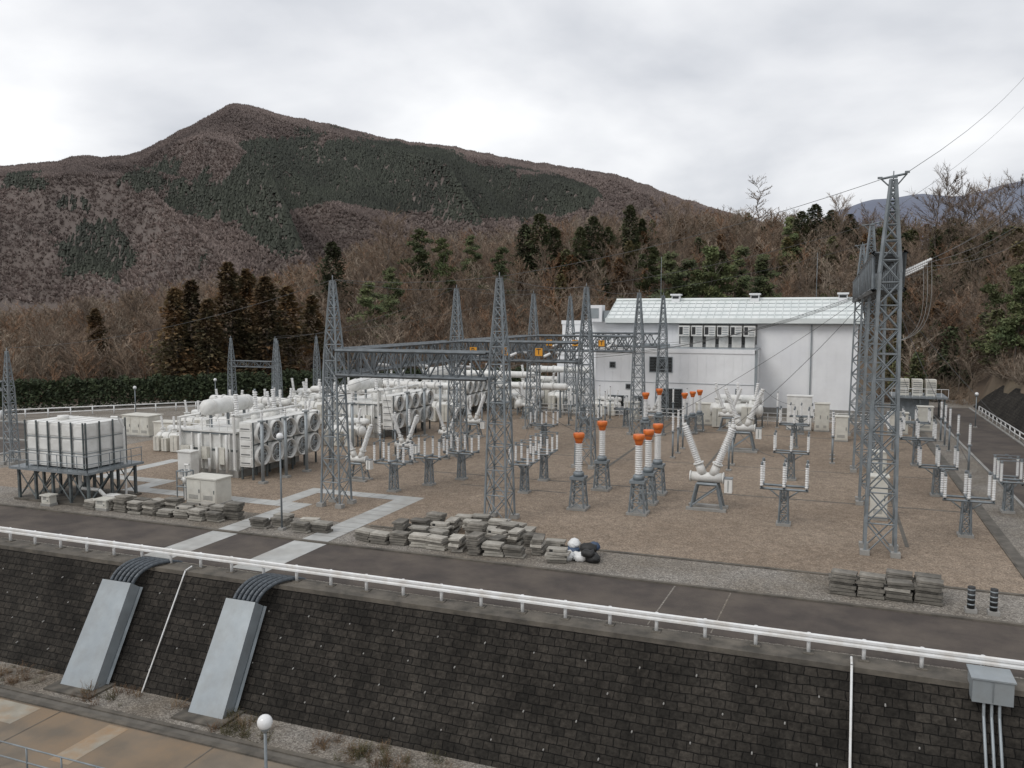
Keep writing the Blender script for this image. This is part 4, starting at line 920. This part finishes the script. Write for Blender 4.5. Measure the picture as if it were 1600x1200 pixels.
def blob_tpl(seed,n=9):
    R=random.Random(seed);T=[]
    for i in range(n):
        a=R.uniform(0,6.28);e=R.uniform(.1,1.5);d=Vector((math.cos(a)*math.cos(e)*.6,math.sin(a)*math.cos(e)*.6,.35+.65*math.sin(e)));s=Vector((R.uniform(-1,1),R.uniform(-1,1),R.uniform(-.6,.6))).normalized()*.18
        T.append((d*.5-s,d*.6+s,d))
    return T
def cone_tpl(seed,k=4):
    R=random.Random(seed);T=[]
    for lvl,(z0,z1,w) in enumerate(((.0,.7,.44),(.4,1,.28))):
        P=[Vector((w*R.uniform(.7,1.2)*math.cos(6.283*i/k),w*R.uniform(.7,1.2)*math.sin(6.283*i/k),z0+R.uniform(-.05,.1))) for i in range(k)]
        for i in range(k): T.append((P[i],P[(i+1)%k],Vector((R.uniform(-.05,.05),R.uniform(-.05,.05),z1))))
    return T
mt=[blob_tpl(1),blob_tpl(2),cone_tpl(3),cone_tpl(4)]
inst=[]
# conifer plantations on the mountain: azimuth, elevation, radii (degrees), weight
PL=[(-47.2,3.6,2.6,1.6,1.05),(-41.8,7.0,2.4,1.2,1),(-31.0,8.9,8.0,2.5,1.2),(-36.6,8.4,2.8,2.4,1.1),(-36.5,5.2,2.2,1.0,.9),(-51.2,7.6,1.2,.5,.75),(-49.0,6.6,.9,.4,.75),(-23.5,7.8,6,1.9,1.05),(-17.5,8.0,3.4,1.2,.85),(-54,4.0,1.2,.8,.7),(-44.5,8.2,1.2,.5,.6),
    (-34.2,6.2,2.2,.9,-.9),(-40.6,12.0,2.8,1.5,-1.2),(-38.9,4.0,1.2,1.0,-.7),(-28,5.3,3,.8,-.7),(-44.5,5.6,1.6,1.2,-.5)]
for i in range(108000):
    az=random.uniform(-56,0);r=330+690*random.random()**.7
    if i%8==0: r=random.uniform(940,1035)
    x,y=atp(az,r);z=far_z(x,y)
    if z<18 : continue
    el=math.degrees(math.atan2(z-12,r));g=-.62
    for a0,e0,ra,re,wt in PL:
        q=((az-a0)/ra)**2+((el-e0)/re)**2
        if q<4: g+=wt*math.exp(-q*.9)
    n=.62*noise.noise(Vector((x*.006,y*.006,1.3)))+.4*noise.noise(Vector((x*.018,y*.018,4.1)))+.26*noise.noise(Vector((x*.06,y*.06,7.1)))
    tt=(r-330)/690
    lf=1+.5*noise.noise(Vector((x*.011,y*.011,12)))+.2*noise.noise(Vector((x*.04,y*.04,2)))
    haze_add=.008+tt*.016  # atmospheric haze added to the tree colours, stronger with distance
    if n+g+random.uniform(-.07,.07)>.02:
        k=random.uniform(.86,1.14);h=random.uniform(3.6,6.2);c=(.040,.046,.031);inst.append((random.choice((2,3)),x,y,z-1,h*1.05,h,random.uniform(0,6),(c[0]*k*lf+haze_add,c[1]*k*lf+haze_add,c[2]*k*lf+haze_add*1.15)))
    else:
        k=random.uniform(.93,1.07);h=random.uniform(3.0,4.8);c=random.choice(((.205,.162,.144),(.193,.154,.136),(.213,.170,.149)));inst.append((random.choice((0,1)),x,y,z-1,h*1.45,h,random.uniform(0,6),(c[0]*k*lf+haze_add,c[1]*k*lf+haze_add,c[2]*k*lf+haze_add*1.2)))
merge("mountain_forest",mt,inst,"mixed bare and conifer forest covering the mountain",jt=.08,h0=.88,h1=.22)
def hedge(pts,h,w,n,label):
    R=random.Random(3);T=[]
    for i in range(n):
        k=R.uniform(0,len(pts)-1);a=Vector(pts[int(k)]);c=Vector(pts[min(len(pts)-1,int(k)+1)]);p=a.lerp(c,k-int(k))
        hh=h*(1+.18*noise.noise(Vector((k*9,0,0)))+.08*math.sin(k*60));zz=R.random()**.6*hh;ww=w*(1-(zz/hh)**3*.6)
        p=p+Vector((R.uniform(-ww,ww),R.uniform(-ww,ww),zz));d=Vector((R.uniform(-1,1),R.uniform(-1,1),R.uniform(-.2,1))).normalized()*.4;s=d.orthogonal().normalized()*.15;T.append((p-s,p+s,p+d))
    me=mesh_from_tris("hedge",T,'hedge');o=bpy.data.objects.new("hedge",me);COL.objects.link(o);tag(o,label,"hedge")
hedge([(-104,56,0),(-92,72,0),(-80,86,0),(-68,100,0),(-56,108,0),(-40,114,0)],3.6,1.3,32000,"long dense dark green hedge behind the yard")
inst=[]
st=[shrub_tpl(71,30),shrub_tpl(72,30)]
for i in range(460):
    x=random.uniform(-42,6);y=random.uniform(24.8,26.4) if random.random()<.7 else random.uniform(19,24)
    if noise.noise(Vector((x*.4,0,0)))<-.05: continue
    if y<24 and x<-15.6: continue
    h=random.uniform(.15,.6);inst.append((random.randrange(2),x,y,-4.5,h,h,random.uniform(0,6),random.choice(((.2,.13,.07),(.15,.09,.05),(.1,.09,.04)))))
merge("dry_weeds",st,inst,"dry brown weeds at the foot of the wall")
# ------------------------------------------------------------------ WORLD, LIGHT, CAMERA
wd=bpy.data.worlds.new("World");SC.world=wd;wd.use_nodes=True;nt=wd.node_tree;N=nt.nodes;L=nt.links
bg=N["Background"];bg.inputs["Strength"].default_value=1.17
sky=N.new("ShaderNodeTexSky");sky.sky_type='NISHITA';sky.sun_disc=False;sky.sun_elevation=rad(42);sky.sun_rotation=rad(-60)
s1=N.new("ShaderNodeVectorMath");s1.operation='SCALE';s1.inputs["Scale"].default_value=.08;L.new(sky.outputs[0],s1.inputs[0])
tc=N.new("ShaderNodeTexCoord");sx=N.new("ShaderNodeSeparateXYZ");L.new(tc.outputs["Generated"],sx.inputs[0])
def mth(op,a,b_=None,clamp=False):
    m=N.new("ShaderNodeMath");m.operation=op;m.use_clamp=clamp
    for i,v in enumerate((a,b_)):
        if v is None: continue
        if isinstance(v,(int,float)): m.inputs[i].default_value=v
        else: L.new(v,m.inputs[i])
    return m.outputs[0]
zc=mth('ADD',mth('MAXIMUM',sx.outputs[2],0.0),.30)
cx=N.new("ShaderNodeCombineXYZ");L.new(mth('DIVIDE',sx.outputs[0],zc),cx.inputs[0]);L.new(mth('DIVIDE',sx.outputs[1],zc),cx.inputs[1])
nz=N.new("ShaderNodeTexNoise");nz.inputs["Scale"].default_value=1.4;nz.inputs["Detail"].default_value=6;nz.inputs["Roughness"].default_value=.48;nz.inputs["Distortion"].default_value=.15;L.new(cx.outputs[0],nz.inputs["Vector"])
rp=N.new("ShaderNodeValToRGB");e=rp.color_ramp.elements;e[0].position=.36;e[0].color=(.54,.56,.60,1);e[1].position=.62;e[1].color=(.89,.895,.905,1);m_=e.new(.48);m_.color=(.70,.712,.74,1)
L.new(nz.outputs["Fac"],rp.inputs[0])
mx=N.new("ShaderNodeMix");mx.data_type='RGBA';mx.inputs[0].default_value=.94;L.new(s1.outputs[0],mx.inputs[6]);L.new(rp.outputs[0],mx.inputs[7]);L.new(mx.outputs[2],bg.inputs["Color"])
sl=bpy.data.lights.new("sun",'SUN');sl.energy=1.2;sl.angle=rad(25);sl.color=(1,.965,.92);so=bpy.data.objects.new("sun",sl);COL.objects.link(so)
d=Vector((.45,.75,-.85));so.rotation_euler=d.to_track_quat('-Z','Y').to_euler()
cam=bpy.data.cameras.new("camera");cam.lens=28.9;cam.sensor_width=36;cam.clip_end=9000;cam.clip_start=.1
co=bpy.data.objects.new("camera",cam);co.location=(0,0,12);co.rotation_euler=(rad(90-4.893),0,rad(21.18));COL.objects.link(co);SC.camera=co
SC.view_settings.view_transform='Standard';SC.view_settings.look='None';SC.view_settings.exposure=0
